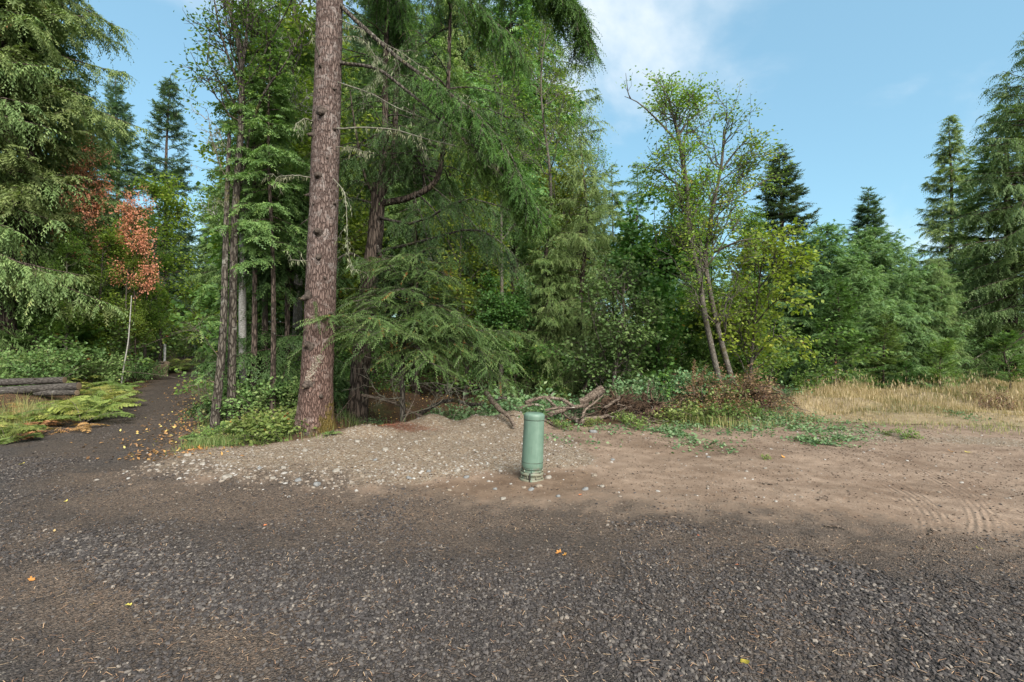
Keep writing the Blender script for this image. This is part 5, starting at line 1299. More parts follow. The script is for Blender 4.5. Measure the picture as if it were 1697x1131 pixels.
spec = {(525, 811): 'grey egg shaped cobble lying nearest the dark gravel edge', (376, 801): 'biggest pale cobble at the left end of the stony strip', (908, 796): 'white cobble tucked against the right foot of the green pedestal', (893, 808): 'tan flat cobble in front of the green pedestal', (983, 717): 'grey cobble below the brush pile', (312, 760): 'pale cobble by the orange leaves at the track edge', (773, 793): 'grey cobble left of the pedestal', (970, 813): 'dark grey cobble right of the pedestal in brown dirt'}
for px, py, wpx, kind in cob:
    x, y = gp(px, py); r = wpx / 1.0 / FPX * y * .72
    lab = spec.get((px, py), {0: 'pale rounded cobble lying on the gravel bank', 1: 'grey rounded cobble lying on the gravel bank', 2: 'tan rounded cobble lying on the gravel bank'}[kind])
    me = CB[kind + 3 * int(rng.integers(0, 3))]
    o = link('cobble', me, None, (x, y, hz(x, y) + r * .02), (rng.normal(0, .2), rng.normal(0, .2), rr()), (r * 1.15, r * .95, r * (.62 + .2 * rng.random())))
    tag(o, lab, 'stone', {0: 'pale cobbles on the gravel bank', 1: 'grey cobbles on the gravel bank', 2: 'tan cobbles on the gravel bank'}[kind] if (px, py) not in spec else 'cobbles with a place of their own')

# ------------------------------------------------------------------ fallen leaves
def fallen_leaf(seed, pts, curl=.3):
    rg = np.random.default_rng(seed); P = np.asarray(pts, float); m = MB()
    # radial fan in two rings so that the blade can curl
    n = len(P); ring = np.concatenate([P * .5, P]); V = np.zeros((2 * n + 1, 3)); V[1:, :2] = ring
    rad = np.hypot(V[:, 0], V[:, 1]); V[:, 2] = curl * rad ** 2 * (.6 + .8 * noise3(V[:, 0] * 2 + seed, V[:, 1] * 2, seed=seed)) + .05
    f3 = [[0, 1 + k, 1 + (k + 1) % n] for k in range(n)]; f4 = [[1 + k, 1 + n + k, 1 + n + (k + 1) % n, 1 + (k + 1) % n] for k in range(n)]
    m.add(V, f3, f4, np.clip(.5 + .3 * noise3(V[:, 0] * 3, V[:, 1] * 3, seed=seed), 0, 1)); return m
th = np.linspace(0, 2 * PI, 30, endpoint=False)
lobed = [( (.55 + .45 * abs(math.cos(2.5 * t_)) ** 1.5) * math.cos(t_), (.55 + .45 * abs(math.cos(2.5 * t_)) ** 1.5) * math.sin(t_)) for t_ in th]
oval = [(math.cos(t_), .42 * math.sin(t_) * (1 - .25 * math.cos(t_))) for t_ in th]
def leafmat(name, a, b):
    return foliage(name, [(0, a), (1, b)], rough=.6, trans=.25, var=.0)
LM = {'orange': leafmat('orange_leaf', (.45, .16, .04), (.62, .30, .09)), 'yellow': leafmat('yellow_leaf', (.50, .38, .06), (.62, .50, .16)), 'tan': leafmat('tan_leaf', (.45, .30, .12), (.58, .42, .20)), 'red': leafmat('red_leaf', (.42, .10, .05), (.55, .18, .09)), 'yg': leafmat('green_yellow_leaf', (.30, .28, .04), (.58, .42, .08))}
LV = {(s, c): fallen_leaf(i * 3 + 1, lobed if s == 'lobed' else oval, .45).mesh('fallen_leaf', m_) for i, (s, c, m_) in enumerate([(s, c, m_) for s in ('lobed', 'oval') for c, m_ in LM.items()])}
fl = [(926, 919, 9, 'lobed', 'orange', 'curled orange leaf, left half of the pair on the dark gravel'), (936, 922, 7, 'lobed', 'orange', 'curled orange leaf, right half of the pair on the dark gravel'), (1236, 1110, 15, 'oval', 'yg', 'yellow and green oval leaf at the very front of the gravel'),
      (52, 960, 9, 'lobed', 'orange', 'orange leaf on the gravel at the far left front'), (212, 1005, 9, 'lobed', 'yellow', 'yellow lobed leaf on the gravel, right one of two side by side'), (152, 1003, 6, 'oval', 'tan', 'small tan leaf on the gravel, left one of two side by side'),
      (90, 883, 6, 'oval', 'tan', 'tan leaf lying on the gravel where the track begins'), (108, 831, 6, 'oval', 'yellow', 'yellow leaf lying on the brown patch by the track'), (440, 875, 5, 'oval', 'red', 'small red leaf on the gravel in front of the stony strip'), (1624, 911, 8, 'oval', 'yellow', 'pale yellow leaf on the dirt by the right gravel edge'),
      (36, 774, 6, 'lobed', 'yellow', 'yellow leaf in the middle of the track'), (315, 752, 11, 'lobed', 'orange', 'big orange maple leaf at the grassy edge of the track, left of two'), (331, 747, 10, 'lobed', 'orange', 'big orange maple leaf at the grassy edge of the track, right of two'),
      (962, 822, 5, 'oval', 'red', 'reddish leaf in the brown dirt right of the pedestal'), (1297, 760, 6, 'lobed', 'orange', 'orange leaf lying on the tan dirt below the ivy'), (1575, 746, 8, 'oval', 'orange', 'orange leaf beside the weed sprig on the clearing'), (1605, 747, 9, 'oval', 'yg', 'green-yellow leaf lying on the clearing'), (1158, 893, 5, 'oval', 'red', 'red leaf at the edge of the dark gravel, right of two'), (1222, 942, 5, 'lobed', 'red', 'red leaf in the dark gravel clump')]
for px, py, wpx, s, c, lab in fl:
    x, y = gp(px, py); r = wpx / FPX * y * .62
    o = link('fallen_leaf', LV[(s, c)], None, (x, y, hz(x, y) + .012), (rng.normal(0, .22) + .15, rng.normal(0, .22), rr()), r)
    tag(o, lab, 'leaf', 'fallen leaves on the gravel')

# ------------------------------------------------------------------ logs, stump and post on the left
M_log = bark('grey_log', (.03, .026, .023), (.055, .048, .042), (.10, .09, .08), (9, 34, 34), patch=(.17, .16, .145), patch_amt=.35, moss=(.08, .09, .03), moss_amt=.3, bstr=.6, bdist=.02)
def cutend_material():
    nt = NT('cut_wood'); o = nt.coord('Object')
    w = nt.n('ShaderNodeTexWave', wave_type='RINGS', rings_direction='X'); nt.set(w.inputs['Vector'], o); w.inputs['Scale'].default_value = 14; w.inputs['Distortion'].default_value = 2.0
    nt.pbr(nt.mix(w.outputs['Fac'], (.10, .07, .045), (.19, .14, .095)), .85, None, .2); return nt.m
M_cut = cutend_material()
def log_thing(label, p0, p1, r, group=None, seed=0, knots=4, name='log', mat=None):
    p0, p1 = np.asarray(p0, float), np.asarray(p1, float); d = p1 - p0; L = np.linalg.norm(d)
    t = thing(name, label, 'log', tuple(p0), Vector(d).to_track_quat('X', 'Z').to_euler(), group=group)
    n, s = 40, 20; u = np.linspace(0, 1, n); c = np.stack([u * L, .03 * np.sin(u * 3 + seed) * L / 4, 0 * u], -1)
    m = MB(); tubes(m, c[None], (r * (1 - .12 * u))[None], s)
    V = m.v[0].reshape(n, s, 3); k = 1 + .07 * fbm(V[..., 0] * 2, V[..., 1] * 7, V[..., 2] * 7 + seed, seed=seed, octaves=3)
    V = c[:, None] + (V - c[:, None]) * k[..., None]; m.v[0] = V.reshape(-1, 3).astype(np.float32)
    link('bark', m.mesh('bark', mat or M_log, True), t)
    for e, nm in ((0, 'cut_end'), (n - 1, 'cut_end')):
        q = MB(); q.add(np.vstack([V[e] , c[e] + [(-.008 if e == 0 else .008), 0, 0]]), [[k_, (k_ + 1) % s, s] for k_ in range(s)]); link(nm, q.mesh(nm, M_cut), t)
    rg = np.random.default_rng(seed)
    for _ in range(knots):
        x0 = rg.uniform(.1, .9) * L; a = rg.random() * 6.283; o_ = np.array([0, math.cos(a), math.sin(a)])
        cc = np.array([x0, 0, 0]) + o_ * (np.linspace(.8, 1.35, 4) * r)[:, None]
        q = MB(); tubes(q, cc[None], np.array([[.04, .03, .025, .018]]) * r / .15, 7, cap=True); link('knot', q.mesh('knot', M_stub, True), t)
    return t
LG = 'felled logs lying left of the track'
def lp(px, py, Y): return at(px, py, Y)
log_thing('upper grey log of the pile, lying along the back', lp(-90, 638, 11.3), lp(108, 630, 11.7), .09, LG, 1)
log_thing('front dark log of the pile with a mossy right end', lp(-70, 654, 10.7), lp(132, 640, 11.0), .098, LG, 2)
log_thing('short thin log under the right end of the pile', lp(60, 652, 10.9), lp(128, 651, 10.75), .065, LG, 3, 2)
st = thing('stump', 'pale split stump beside the track where it bends away', 'stump', (xat(265, 21), 21, hz(xat(265, 21), 21)))
rg = np.random.default_rng(4)
for k in range(6):
    a = k * 1.05; c = np.array([[.17 * math.cos(a), .17 * math.sin(a), -.1], [.2 * math.cos(a), .2 * math.sin(a), .2], [.24 * math.cos(a) + .08, .22 * math.sin(a), .45 + .2 * rg.random()]])
    m = MB(); tubes(m, smooth_path(c, 8)[None], np.linspace(.15, .11, 8)[None], 9, cap=True); link('wood_split', m.mesh('wood_split', M_stubwood, True), st)
m = MB(); tubes(m, np.array([[[0, 0, -.1], [0, 0, .3], [.02, 0, .6]]]), np.array([[.27, .22, .18]]), 14, cap=True); link('core', m.mesh('core', M_log, True), st)
po = thing('post', 'slim white post standing behind the split stump', 'post', (xat(273, 22.5), 22.5, hz(xat(273, 22.5), 22.5)))
M_post = plain('weathered_white', (.45, .45, .43), (.62, .62, .60), 9, .7)
m = MB(); tubes(m, np.array([[[0, 0, -.2], [0, 0, .6], [.01, 0, 1.32]]]), np.array([[.05, .05, .05]]), 12, cap=True); link('shaft', m.mesh('shaft', M_post, True), po)
m = MB(); lathe(m, [(.056, 1.30), (.058, 1.34), (.04, 1.37), (.001, 1.38)], 12); link('cap', m.mesh('cap', M_post, True), po)

# ------------------------------------------------------------------ brush pile, root wad and loose branches
M_deadwood = bark('dead_wood', (.05, .036, .027), (.12, .088, .068), (.21, .17, .135), (8, 40, 40), patch=(.36, .33, .29), patch_amt=.38, bstr=.5, bdist=.01)
M_rootwood = plain('root_wood', (.025, .016, .011), (.105, .066, .042), 14, .9, .6, .02)
def driftwood(label, pts, r0, r1, seed, twigs=4, group='dead branches of the brush pile', name='dead_branch', mat=None):
    pts = [np.array((p[0], p[1], max(p[2], hz(p[0], p[1]) + r0 * .7))) for p in pts]
    b = np.asarray(pts[0], float); t = thing(name, label, 'branch', tuple(b), group=group)
    rg = np.random.default_rng(seed)
    c = smooth_path([np.asarray(p, float) - b for p in pts], 22); c[1:-1] += np.cumsum(rg.normal(0, .004, (20, 3)), 0)
    m = MB(); u = np.linspace(0, 1, 22); tubes(m, c[None], (r0 + (r1 - r0) * u)[None], 12, cap=True)
    V = m.v[0][:22 * 12].reshape(22, 12, 3); k = 1 + .16 * fbm(V[..., 0] * 9, V[..., 1] * 9, V[..., 2] * 9 + seed, seed=seed, octaves=3)
    m.v[0][:22 * 12] = (c[:, None] + (V - c[:, None]) * k[..., None]).reshape(-1, 3)
    link('wood', m.mesh('wood', mat or M_deadwood, True), t)
    if twigs:
        B, _, _ = spawn(c[None], twigs, rg, .3, 1, lambda i, s: np.full(len(i), .35), (.4, 1.0), -.1, 6, .3)
        link('twigs', branch_mesh([(B, r1 * .5 + .003, .002, 5)], mat or M_deadwood, 'twigs'), t)
    return t
def g2(px, py, Y, up=0.0): return at(px, py, Y)
DW = [('long peeling branch leaning from the bank crest down toward the pedestal', [(806, 652, 9.2), (826, 676, 8.8), (842, 690, 8.5), (853, 706, 8.2)], .052, .03, 2),
      ('dark log end poking up left out of the brush pile', [(962, 668, 9.9), (985, 655, 9.9), (1000, 645, 9.9)], .085, .10, 0),
      ('short broken brown branch above the middle of the brush pile', [(928, 660, 9.5), (942, 668, 9.4), (955, 675, 9.3)], .03, .04, 1),
      ('long grey branch lying low behind the pedestal cap', [(900, 692, 9.3), (922, 684, 9.4), (945, 676, 9.6), (975, 670, 9.8)], .05, .04, 3),
      ('pale forked branch curving up in the middle of the pile', [(962, 708, 8.9), (966, 690, 8.9), (972, 678, 9.0), (990, 664, 9.2), (1000, 655, 9.3)], .032, .010, 4),
      ('thick pale root end lying beside the pale forked branch', [(950, 700, 9.1), (958, 705, 8.9), (966, 710, 8.8)], .05, .06, 2),
      ('long thin bleached pole leaning across the right of the pile', [(1042, 690, 9.5), (1056, 672, 9.6), (1072, 660, 9.7), (1076, 630, 9.8)], .018, .012, 3),
      ('light brown split piece lying at the top of the pile', [(1002, 676, 9.2), (1014, 666, 9.2), (1025, 658, 9.2)], .03, .024, 0),
      ('thin bare branch reaching low right of the pedestal', [(903, 697, 8.9), (915, 702, 8.7), (928, 708, 8.5)], .026, .012, 3),
      ('dark branch lying along the foot of the bank left of the pile', [(870, 668, 9.8), (900, 660, 9.9), (935, 664, 9.9)], .04, .03, 3),
      ('upright stake of grey wood in the right of the pile', [(1030, 698, 9.3), (1028, 684, 9.3), (1026, 668, 9.4)], .03, .022, 1),
      ('short pale stake standing at the front right of the pile', [(1051, 698, 9.2), (1053, 690, 9.2), (1055, 680, 9.2)], .022, .016, 0),
      ('curved brown branch arching over the right of the pile', [(1040, 672, 9.8), (1060, 660, 9.8), (1085, 668, 9.7), (1100, 690, 9.5)], .022, .010, 3),
      ('flat rotten slab lying at the front of the pile', [(968, 698, 9.1), (990, 694, 9.1), (1010, 697, 9.2)], .045, .03, 1),
      ('dark curved branch under the left shrubs of the pile', [(850, 682, 9.6), (880, 672, 9.6), (905, 676, 9.5)], .035, .02, 3),
      ('crossing brown branch in the shade of the pile', [(905, 660, 9.9), (930, 680, 9.6), (948, 694, 9.3)], .032, .02, 2)]
for k, (lab, pts, r0, r1, tw) in enumerate(DW): driftwood(lab, [at(*p) for p in pts], r0, r1, 300 + k, tw)
driftwood('bleached twig stub sticking right out of the root wad mound', [at(1252, 650, 9.9), at(1262, 640, 9.8), at(1280, 642, 9.7), at(1290, 652, 9.6)], .018, .006, 340, 3, None)
driftwood('dry stick lying on the pale gravel left of the pedestal', [at(783, 770, 6.05), at(803, 769.5, 6.05), at(828, 768, 6.05)], .006, .004, 341, 0, None)
driftwood('dark broken limb lying on the forest edge left of the bank dip', [at(600, 655, 9.0), at(650, 668, 8.9), at(700, 690, 8.9)], .03, .018, 342, 5, None)
driftwood('bare crooked stick standing by the young cedar stem', [at(662, 725, 8.5), at(672, 690, 8.5), at(684, 660, 8.6), at(690, 630, 8.6)], .012, .004, 343, 4, None)
driftwood('fallen mossy limb arching in the dark hollow under the young cedar', [at(690, 690, 9.8), at(740, 665, 9.9), at(790, 672, 9.8), at(840, 660, 9.9)], .045, .025, 344, 6, None, mat=M_bark_moss)
rgp = np.random.default_rng(55)
for k in range(15):
    px, py, Y = rgp.uniform(925, 1100), rgp.uniform(664, 704), rgp.uniform(8.95, 9.9)
    c0 = at(px, py, Y); c0[2] = max(c0[2], hz(c0[0], c0[1]) + .02); a = rgp.random() * 6.283; ln = rgp.uniform(.15, .45); d = np.array([math.cos(a), .5 * math.sin(a), rgp.uniform(-.25, .45)]) * ln
    driftwood('brown broken branch jumbled in the pile', [c0 - d, c0 + rgp.normal(0, .03, 3), c0 + d], float(rgp.uniform(.012, .038)), float(rgp.uniform(.006, .022)), 400 + k, int(rgp.integers(0, 5)), 'broken branches jumbled in the brush pile')
def root_wad(label, c, rx, rz, seed, nroots):
    t = thing('root_wad', label, 'roots', tuple(c)); rg = np.random.default_rng(seed)
    me = rock_mesh(seed, 4, .45, M_rootwood); me.name = 'core'
    link('core', me, t, (0, 0, rz * .2), None, (rx * .7, rx * .45, rz * .7))
    d = unit(rg.normal(0, 1, (nroots, 3)) * np.array([1, .7, .8]) + np.array([0, -.25, .1])); L = rx * (.5 + .9 * rg.random(nroots)); u = np.linspace(0, 1, 7)
    R = d[:, None] * (rx * .45 + u[None, :, None] * L[:, None, None]); R[:, :, 2] = R[:, :, 2] * rz / rx + rz * .35 - .25 * L[:, None] * u[None] ** 2
    R[:, 1:] += np.cumsum(rg.normal(0, .035, (nroots, 6, 3)), 1)
    link('roots', branch_mesh([(R, .012 + .016 * rg.random(nroots), .003, 5)], M_rootwood, 'roots'), t)
    B, _, _ = spawn(R, nroots * 4, rg, .2, 1, lambda i, s: np.full(len(i), .18), (.4, 1.2), -.3, 5, .4)
    link('rootlets', branch_mesh([(B, .004, .001, 3)], M_rootwood, 'rootlets'), t)
    return t
root_wad('brown tangled root wad at the right end of the brush pile', at(1075, 694, 9.4), .42, .34, 5, 110)
root_wad('dark root wad half buried in the brush pile', at(1020, 688, 9.5), .38, .34, 6, 90)
root_wad('brown overgrown root mound at the foot of the leaning alders', at(1240, 672, 9.8), .5, .42, 7, 70)
# short sticks lying on the clearing
for k, (px, py, ln, lab) in enumerate([(1276, 803, .16, 'dark short stick lying on the tan dirt, nearer the pedestal'), (1313, 797, .15, 'thin dark stick pointing right on the tan dirt below the weed seedling'), (1384, 877, .12, 'dark stick near the edge of the dark gravel on the tan dirt'), (1228, 828, .1, 'stubby bark chip on the tan dirt left of the sticks'), (1362, 830, .11, 'bark chip lying in the tyre rutted dirt'), (1546, 887, .13, 'dark bark piece lying near the gravel at the clearing edge'), (1120, 862, .1, 'bark chip where the tan dirt meets the gravel'), (1440, 712, .14, 'small dark stick near the weed sprig'), (1590, 712, .2, 'dark stick at the grass edge of the clearing')]):
    x, y = gp(px, py); a = rng.normal(0, .3); z = hz(x, y) + .008; dx = ln * .5
    driftwood(lab, [(x - dx, y - dx * a, z), (x, y, z + .006), (x + dx, y + dx * a, z)], .009, .006, 360 + k, 0, None, 'stick')
# tangle of thin twigs nobody could count
rg = np.random.default_rng(12); n = 700
ctr = [(xat(1000, 9.4), 9.4, .9), (xat(1080, 9.5), 9.5, .5), (xat(760, 9.6), 9.6, 1.0), (xat(1235, 9.9), 9.9, .5), (xat(640, 9.3), 9.3, .8), (xat(460, 9.2), 9.2, .7)]
P = []
for cx, cy, sx in ctr:
    k = n // len(ctr); P.append(np.stack([cx + rg.normal(0, sx, k), cy + rg.normal(0, .35, k)], -1))
P = np.concatenate(P); n = len(P); P = np.column_stack([P, height(P[:, 0], P[:, 1]) + rg.random(n) * .12])
d = rg.normal(0, 1, (n, 3)); d[:, 2] = np.abs(d[:, 2]) * .35; d = unit(d); u = np.linspace(0, 1, 5)
T = P[:, None] + d[:, None] * (u[None, :, None] * (.15 + .5 * rg.random(n))[:, None, None]); T[:, 1:] += np.cumsum(rg.normal(0, .02, (n, 4, 3)), 1)
o = link('brush_litter', branch_mesh([(T, .002 + .006 * rg.random(n), .0015, 4)], M_deadwood, 'brush_litter')); tag(o, 'tangle of thin dead twigs along the edge of the wood', kind='stuff')
# ------------------------------------------------------------------ ferns and shrubs
rng = np.random.default_rng(19)
def fern_at(px, py, s, brown=False, label=None, group=None):
    x, y = gp(px - (14 if px > 150 else 0), py, .2)
    t = (T_frb if brown else T_frn)[int(rng.integers(0, 2))]
    place(t, 'bracken_fern', label or ('withered orange-brown bracken in the bank left of the track' if brown else 'green bracken fern on the bank left of the track'), 'fern', x, y, s * 1.0 * float(rng.uniform(.85, 1.15)), rr(), group or ('withered bracken left of the track' if brown else 'green bracken left of the track'), tilt=(float(rng.normal(0, .12)), float(rng.normal(0, .12))))
for px, py in ((150, 668), (172, 672), (185, 662), (200, 658), (150, 664), (160, 655), (178, 650), (195, 645), (128, 680), (135, 688), (212, 648), (158, 642), (172, 638), (187, 634), (205, 640), (222, 640), (110, 688), (165, 680), (190, 672), (135, 676), (155, 648), (20, 700), (5, 690), (45, 690), (75, 688), (10, 715), (35, 708)):
    fern_at(px, py, 1.0 if px > 125 else .7)
for px, py in ((145, 650), (165, 642), (100, 690), (122, 694), (70, 700), (30, 705), (15, 680), (40, 676), (62, 674), (85, 672), (30, 690), (105, 672), (128, 664), (150, 664), (60, 690), (8, 672), (190, 668), (170, 645), (-20, 690)):
    fern_at(px, py, .72, True)
for px, py, s in ((275, 618, 1.3), (290, 616, 1.3), (262, 622, 1.2), (300, 617, 1.3)):
    x, y = xat(px, 23.5), 23.5 + float(rng.normal(0, .6)); place(T_frn[0], 'bracken_fern', 'yellow-green bracken past the split stump', 'fern', x, y, s * 1.3, rr(), 'bracken past the stump')
for px, Y, s in ((30, 13.2, 1.2), (62, 13.4, 1.25), (92, 13.6, 1.1), (10, 12.8, 1.1), (50, 14.2, 1.3), (130, 14.5, 1.0), (155, 15, 1.0), (-20, 13, 1.2), (110, 14.8, 1.2), (80, 12.9, .9), (232, 19, .9), (212, 17.5, .8), (185, 16.5, .9)):
    place([T_shb, T_slb][0], 'leafy_shrub', 'leafy green shrub behind the log pile', 'shrub', xat(px, Y), Y, s, rr(), 'shrubs behind the log pile')
for px, Y, s, lab in ((318, 7.55, .5, 'sword fern at the track edge left of the leaning mossy stem'), (342, 7.8, .5, 'small sword fern in front of the leaning mossy stem'), (372, 8.3, .6, 'sword fern between the leaning mossy stem and the alder'), (545, 7.45, .32, 'tiny fern at the right foot of the big fir'), (478, 8.2, .6, 'fern in the shade left of the big fir')):
    place(T_swd, 'sword_fern', lab, 'fern', xat(px, Y), Y, s, rr())
for k, (px, Y, s) in enumerate(((425, 7.65, .8), (445, 7.6, .95), (465, 7.7, 1.0), (482, 7.75, .75), (438, 7.9, .9), (460, 8.05, .9), (408, 7.75, .65), (395, 7.95, .6), (350, 7.75, .4), (450, 7.35, .55))):
    place(T_slb, 'salal_bush', 'low bright green salal at the left foot of the big fir', 'shrub', xat(px, Y), Y, s, rr(), 'salal beside the big fir')
for px, Y, s in ((410, 8.9, .8), (440, 9.2, .9), (480, 9.4, 1.0), (412, 9.6, .8), (418, 10.4, .8), (420, 12, .8), (430, 10.2, 1.0), (545, 10.2, .8), (745, 11.5, .8), (430, 14, 1.0), (428, 11.5, 1.0), (500, 11.3, 1.1)):
    place([T_shb, T_brm][int(px) % 2], 'shade_shrub', 'shrub growing in the shade among the trunks', 'shrub', xat(px, Y), Y, s, rr(), 'shrubs in the shade among the trunks')
for px, Y, s in ((835, 9.7, .9), (862, 9.6, 1.0), (888, 9.8, 1.15), (910, 10.2, 1.3), (935, 10.4, 1.1), (870, 10.4, 1.4), (960, 10.6, 1.1), (985, 10.5, .9), (1015, 10.4, .9), (1045, 10.3, 1.0), (1075, 10.5, 1.0), (1100, 10.4, 1.0), (1125, 10.2, 1.0), (1145, 10.3, .95), (1090, 10.0, .8), (1110, 9.9, .75), (1165, 10.2, .8), (815, 9.9, .9), (845, 10.7, 1.5), (905, 11.2, 1.6), (950, 11.4, 1.4), (1060, 11.2, 1.3), (1110, 11.3, 1.3), (1150, 11.2, 1.3), (1255, 10.9, 1.0), (1280, 11.4, .9)):
    place(T_brm, 'bramble_bush', 'sprawling bramble bush behind the brush pile', 'shrub', xat(px, Y), Y, s * float(rng.uniform(.85, 1.1)), rr(), 'brambles behind the brush pile')
for px, Y, s in ((1135, 9.5, .65), (1155, 9.3, .7), (1175, 9.5, .8), (1195, 9.35, .8), (1215, 9.6, .9), (1235, 9.4, .75), (1250, 9.7, .7), (1180, 9.9, .9), (1225, 10.0, 1.0), (1250, 10.2, .9), (1145, 9.9, .8), (1205, 9.1, .6), (1265, 10.0, .6)):
    place(T_dry, 'withered_bush', 'withered brown bush on the mound by the leaning alders', 'shrub', xat(px, Y), Y, s, rr(), 'withered bushes on the alder mound')
for px, Y, s in ((1160, 8.95, .8), (1190, 8.85, .75), (1130, 9.15, .7), (1215, 8.9, .65), (1105, 9.0, .6), (1240, 9.05, .6), (1170, 9.2, .7), (1200, 9.5, .9), (1225, 9.2, .7)):
    place(T_slb, 'bramble_sprig', 'pale green bramble sprig creeping from the mound onto the dirt', 'shrub', xat(px, Y), Y, s, rr(), 'bramble sprigs below the mound')
for px, Y, s, lab in ((1045, 8.55, .55, 'small leafy weed alone on the dirt below the root wad'), (925, 8.5, .4, 'small weed on the dirt just right of the pedestal cap'), (1500, 7.85, .36, 'bright little weed sprig standing alone on the clearing'), (1475, 8.0, .2, 'tiny weed left of the bright sprig'), (1268, 6.35, .14, 'tiny green seedling in the middle of the tan dirt'), (985, 8.75, .35, 'small green weed at the front of the brush pile'), (1030, 9.0, .45, 'leafy weed growing through the right of the brush pile')):
    place(T_slb, 'weed', lab, 'weed', xat(px, Y), Y, s, rr())
for px, Y, s in ((1660, 10.9, .6), (1690, 11.1, .7), (1640, 11.5, .6)):
    place(T_dry, 'withered_bush', 'withered brown bracken heap in the straw grass', 'shrub', xat(px, Y), Y, s, rr(), 'withered bushes in the meadow')
for px, Y, s in ((605, 9.7, .5), (640, 9.9, .55), (685, 9.8, .5), (720, 10.1, .6), (660, 10.5, .7), (765, 10.0, .55), (580, 10.3, .6)):
    place([T_dry, T_brm][int(px) % 2], 'shade_shrub', 'low tangled shrub in the hollow under the young cedar', 'shrub', xat(px, Y), Y, s, rr(), 'low shrubs in the hollow')
# two dock stalks with rusty seed heads
for px, py1, Y, lab in ((1150, 596, 9.4, 'taller rusty seed stalk rising left of the alder mound'), (1163, 606, 9.4, 'shorter bent rusty seed stalk left of the alder mound')):
    t, b = ground_thing('seed_stalk', lab, 'plant', px + 2, Y)
    c = smooth_path(path_at(b, [(px + 2, 690, Y), (px + 1, 660, Y), (px - 1, 630, Y), (px + (8 if py1 > 600 else 1), py1, Y)]), 16)
    link('stem', branch_mesh([(c[None], .008, .004, 6)], M_twig, 'stem'), t)
    rg = np.random.default_rng(px); P, _ = sample(c[None], np.zeros(260, int), .55 + .45 * rg.random(260)); m = MB()
    leaves(m, P + rg.normal(0, .014, P.shape), .03, .018, rg, .1); link('seed_head', m.mesh('seed_head', F_dryleaf), t)

# ------------------------------------------------------------------ grass, ground cover and litter
def blades(mb, P, H, W, rg, lean=.35, tint=None):
    n = len(P); az = rg.random(n) * 6.283; d = np.stack([np.cos(az), np.sin(az), 0 * az], -1); s = np.stack([-np.sin(az), np.cos(az), 0 * az], -1)
    s = unit(s + rg.normal(0, .5, (n, 3)) * np.array([1, 1, 0])); l = H * (lean * rg.random(n))
    z = np.array([0, 0, 1.0])
    m1 = P + z * (H * .55)[:, None] + d * (l * .3)[:, None]; t = P + z * (H * (1 - .15 * rg.random(n)))[:, None] + d * l[:, None]
    w = (W * s.T).T if np.ndim(W) == 0 else s * W[:, None]
    V = np.stack([P - w, P + w, m1 + w * .8, m1 - w * .8, t], 1); q = np.arange(n)[:, None] * 5
    tt = tint if tint is not None else rg.random(n)
    mb.add(V, q + np.array([[3, 2, 4]]), q + np.array([[0, 1, 2, 3]]), np.repeat(tt, 5))
def seedheads(mb, P, H, rg, tint):
    n = len(P); az = rg.random(n) * 6.283; d = np.stack([np.cos(az), np.sin(az), 0 * az], -1); t = P + np.array([0, 0, 1.0]) * H[:, None] + d * (H * .12)[:, None]
    blades(mb, P, H, .0022, rg, .1, tint)
    s = np.stack([-np.sin(az), np.cos(az), 0 * az], -1)
    tip = t + np.array([0, 0, .09]) + d * .03
    V = np.stack([t - [0, 0, .02], t + s * .007 + [0, 0, .03], tip, t - s * .007 + [0, 0, .03]], 1); q = np.arange(n)[:, None] * 4
    mb.add(V, None, q + np.array([[0, 1, 2, 3]]), np.repeat(tint, 4))
F_straw = foliage('straw_grass', [(0, (.15, .155, .07)), (.15, (.25, .19, .10)), (.5, (.34, .25, .14)), (.85, (.42, .32, .195)), (1, (.48, .39, .26))], trans=.3, var=0)
F_grass = foliage('green_grass', [(0, (.07, .12, .03)), (.5, (.14, .19, .06)), (.8, (.26, .26, .10)), (1, (.40, .32, .15))], trans=.35, var=0)
rg = np.random.default_rng(23)
n = 120000; x = rg.uniform(4.2, 24, n); y = rg.uniform(8.2, 15.5, n); d = sdf_poly(x, y, MEADOW)
inv = x < y * 1.2 + 1.5
clump = noise3(x * 1.3, y * 1.3, seed=5) * .5 + noise3(x * 4, y * 4, seed=6) * .4
front = sstep(0, -1.2, d)
keep = inv & (d + .25 * noise3(x * 3, y * 3, seed=9) < 0) & (rg.random(n) < .22 + .5 * clump + .25 * front)
x, y, clump, front = x[keep], y[keep], clump[keep], front[keep]; n = len(x)
H = (.06 + .15 * front * sstep(.0, 1, (y - 9) / 3.5)) * (.65 + .7 * rg.random(n)) * (1 + .7 * clump)
tint = np.clip(.5 + .2 * rg.normal(0, 1, n) - .4 * sstep(.1, .5, noise3(x * .8, y * .9, seed=15)), 0, 1)
m = MB(); P = np.column_stack([x, y, height(x, y) - .01]); blades(m, P, H, .0045, rg, .65, tint)
k = rg.random(n) < .10 * front; seedheads(m, P[k], H[k] * 1.2 + .12, rg, np.clip(tint[k] + .2, 0, 1))
tag(link('meadow_grass', m.mesh('meadow_grass', F_straw)), 'tall dry straw coloured grass in front of the young conifers', kind='stuff')
